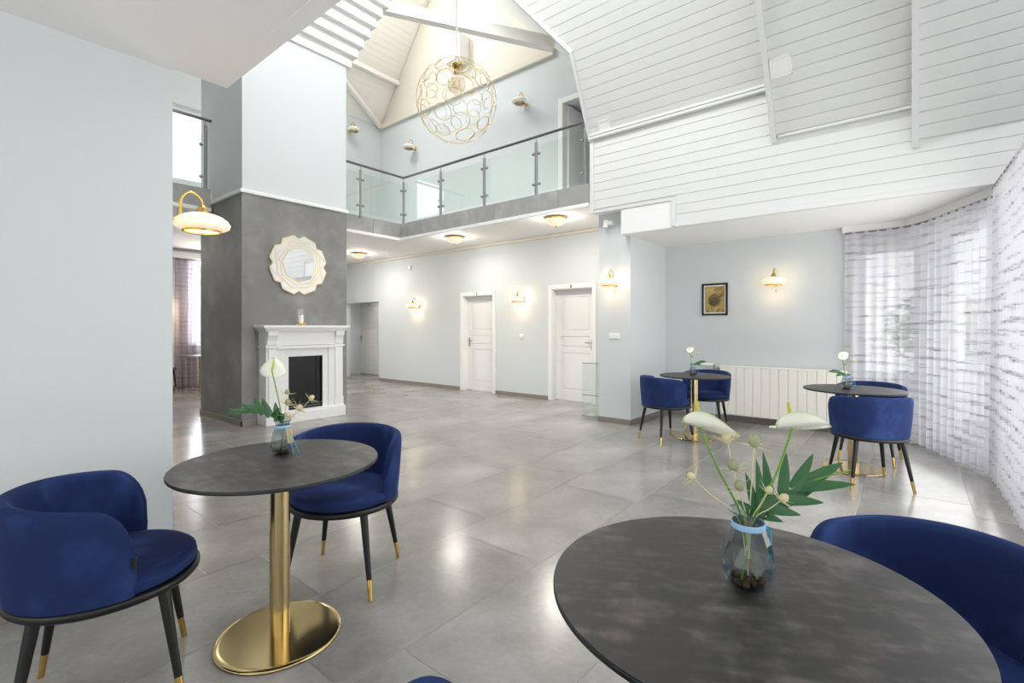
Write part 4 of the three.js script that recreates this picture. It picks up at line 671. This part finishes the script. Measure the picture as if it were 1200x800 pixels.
function curtain(path, h0, h1, mat, label, amp = 0.035, wave = 0.11) {
  const cv = new THREE.CatmullRomCurve3(path.map(([x, z]) => V(x, 0, z)), false, 'catmullrom', 0.3), L = cv.getLength(), N = Math.ceil(L / 0.012), NV = 8, pos = [], uv = [], idx = []; let ph = 0;
  for (let i = 0; i <= N; i++) {
    const t = i / N, p = cv.getPointAt(t), d = cv.getTangentAt(t), n = V(d.z, 0, -d.x); ph += 6.283 * (L / N) / (wave * (0.75 + 0.6 * vnoise(t * L * 3, 1, 64, 64)));
    const s = t * L, big = 0.03 * (vnoise(s * 2.2, 3, 64, 64) - 0.5);
    for (let j = 0; j <= NV; j++) { const v = j / NV, a = amp * (0.35 + 0.65 * (1 - v)) * (0.7 + 0.5 * vnoise(s * 4, v * 2, 64, 64)), o = a * Math.sin(ph + 0.5 * Math.sin(v * 3 + s)) + big; const y = lerp(h0, h1, v) + (j === 0 ? 0.008 * Math.sin(ph * 0.5) : 0); pos.push(p.x + n.x * o, y, p.z + n.z * o); uv.push(s * 1.45 / 2, y / 2); }
  }
  for (let i = 0; i < N; i++) for (let j = 0; j < NV; j++) { const a = i * (NV + 1) + j, b = a + NV + 1; idx.push(a, b, a + 1, b, b + 1, a + 1); }
  const g = new THREE.BufferGeometry(); g.setAttribute('position', new THREE.BufferAttribute(new Float32Array(pos), 3)); g.setAttribute('uv', new THREE.BufferAttribute(new Float32Array(uv), 2)); g.setIndex(idx); g.computeVertexNormals();
  const t = thing('sheer_curtain', label, 'curtain', null, 0, 'sheer curtains'); mesh('fabric', g, mat, t);
  const hd = []; const c2 = path.map(([x, z]) => V(x, h1 - 0.012, z)); mesh('gathered_heading', tube(c2, 0.012, Math.ceil(L / 0.05), 6), M.curtainHead || (M.curtainHead = std(0x8d858d, 0.9)), t);
  return t;
}
curtain([[-0.62, -7.27], [-0.3, -7.26], [-0.04, -7.2], [0.13, -7.0], [0.4, -6.42], [0.6, -5.99]], 0.02, 2.5, sheer, 'white sheer curtain with grey streaks sweeping round the bay from the radiator');
curtain([[0.572, -6.02], [0.59, -5.2], [0.61, -4.4], [0.61, -3.3]], 0.02, 2.57, sheer, 'white sheer curtain with grey streaks hanging in front of the next panel');
curtain([[0.62, -3.25], [0.63, -1.0], [0.63, 0.6]], 0.02, 2.57, sheer, 'white sheer curtain along the window wall beside the big table');
curtain([[0.65, 0.7], [0.65, 2.7]], 0.02, 2.5, sheer, 'white sheer curtain at the far end of the window wall');
struct(mesh('trim_6', join([rbox(-0.65, -0.02, 2.5, 2.585, -7.31, -7.27, 0.004), bar(V(-0.03, 2.542, -7.25), V(0.14, 2.542, -7.04), 0.04, 0.085), bar(V(0.13, 2.542, -7.06), V(0.62, 2.542, -6.0), 0.04, 0.085), bar(V(0.67, 2.52, -5.98), V(0.7, 2.52, 2.9), 0.04, 0.05)]), M.white), 'white curtain track under the alcove ceiling', 'curtain track');
curtain([[-12.28, -3.5], [-12.25, -3.9]], 0.02, 2.84, mauve, 'mauve grey curtain drawn beside the far dining room window', 0.05, 0.1);
curtain([[-12.3, -3.85], [-12.28, -4.9]], 0.02, 2.84, sheer, 'thin sheer curtain over the far dining room window', 0.03, 0.12);
tag(mesh('curtain_pelmet', rbox(-12.36, -12.14, 2.84, 2.97, -5.1, -3.42, 0.006), M.white), 'white pelmet board above the far dining room curtains', 'pelmet');

// ------------------------------------------------------------------ trees outside
function tree(x, z, h, r, label) {
  const g = thing('garden_tree', label, 'tree', [x, -0.3, z]); mesh('trunk', rod(V(0, 0, 0), V(0, h * 0.6, 0), 0.12, 0.07), M.root, g);
  const lv = []; for (let i = 0; i < 900; i++) { const q = new THREE.PlaneGeometry(rr(0.1, 0.22), rr(0.06, 0.12)); q.rotateX(rr(0, 6)); q.rotateY(rr(0, 6)); const a = rnd() * 6.28, u = rnd() * 2 - 1, k = r * Math.cbrt(rnd()), s = Math.sqrt(1 - u * u); q.translate(k * s * Math.cos(a), h * 0.68 + k * u * 0.9, k * s * Math.sin(a)); lv.push(q); }
  const m = mesh('foliage', join(lv), std(0xa9bd98, 0.8), g); m.userData.kind = 'stuff';
}
tree(0.6, -15.5, 2.3, 1.1, 'garden tree seen faintly through the sheer curtain');
tree(-17.5, -4.9, 6.2, 1.5, 'garden tree outside the upper gallery window');

renderer.render(scene, camera);
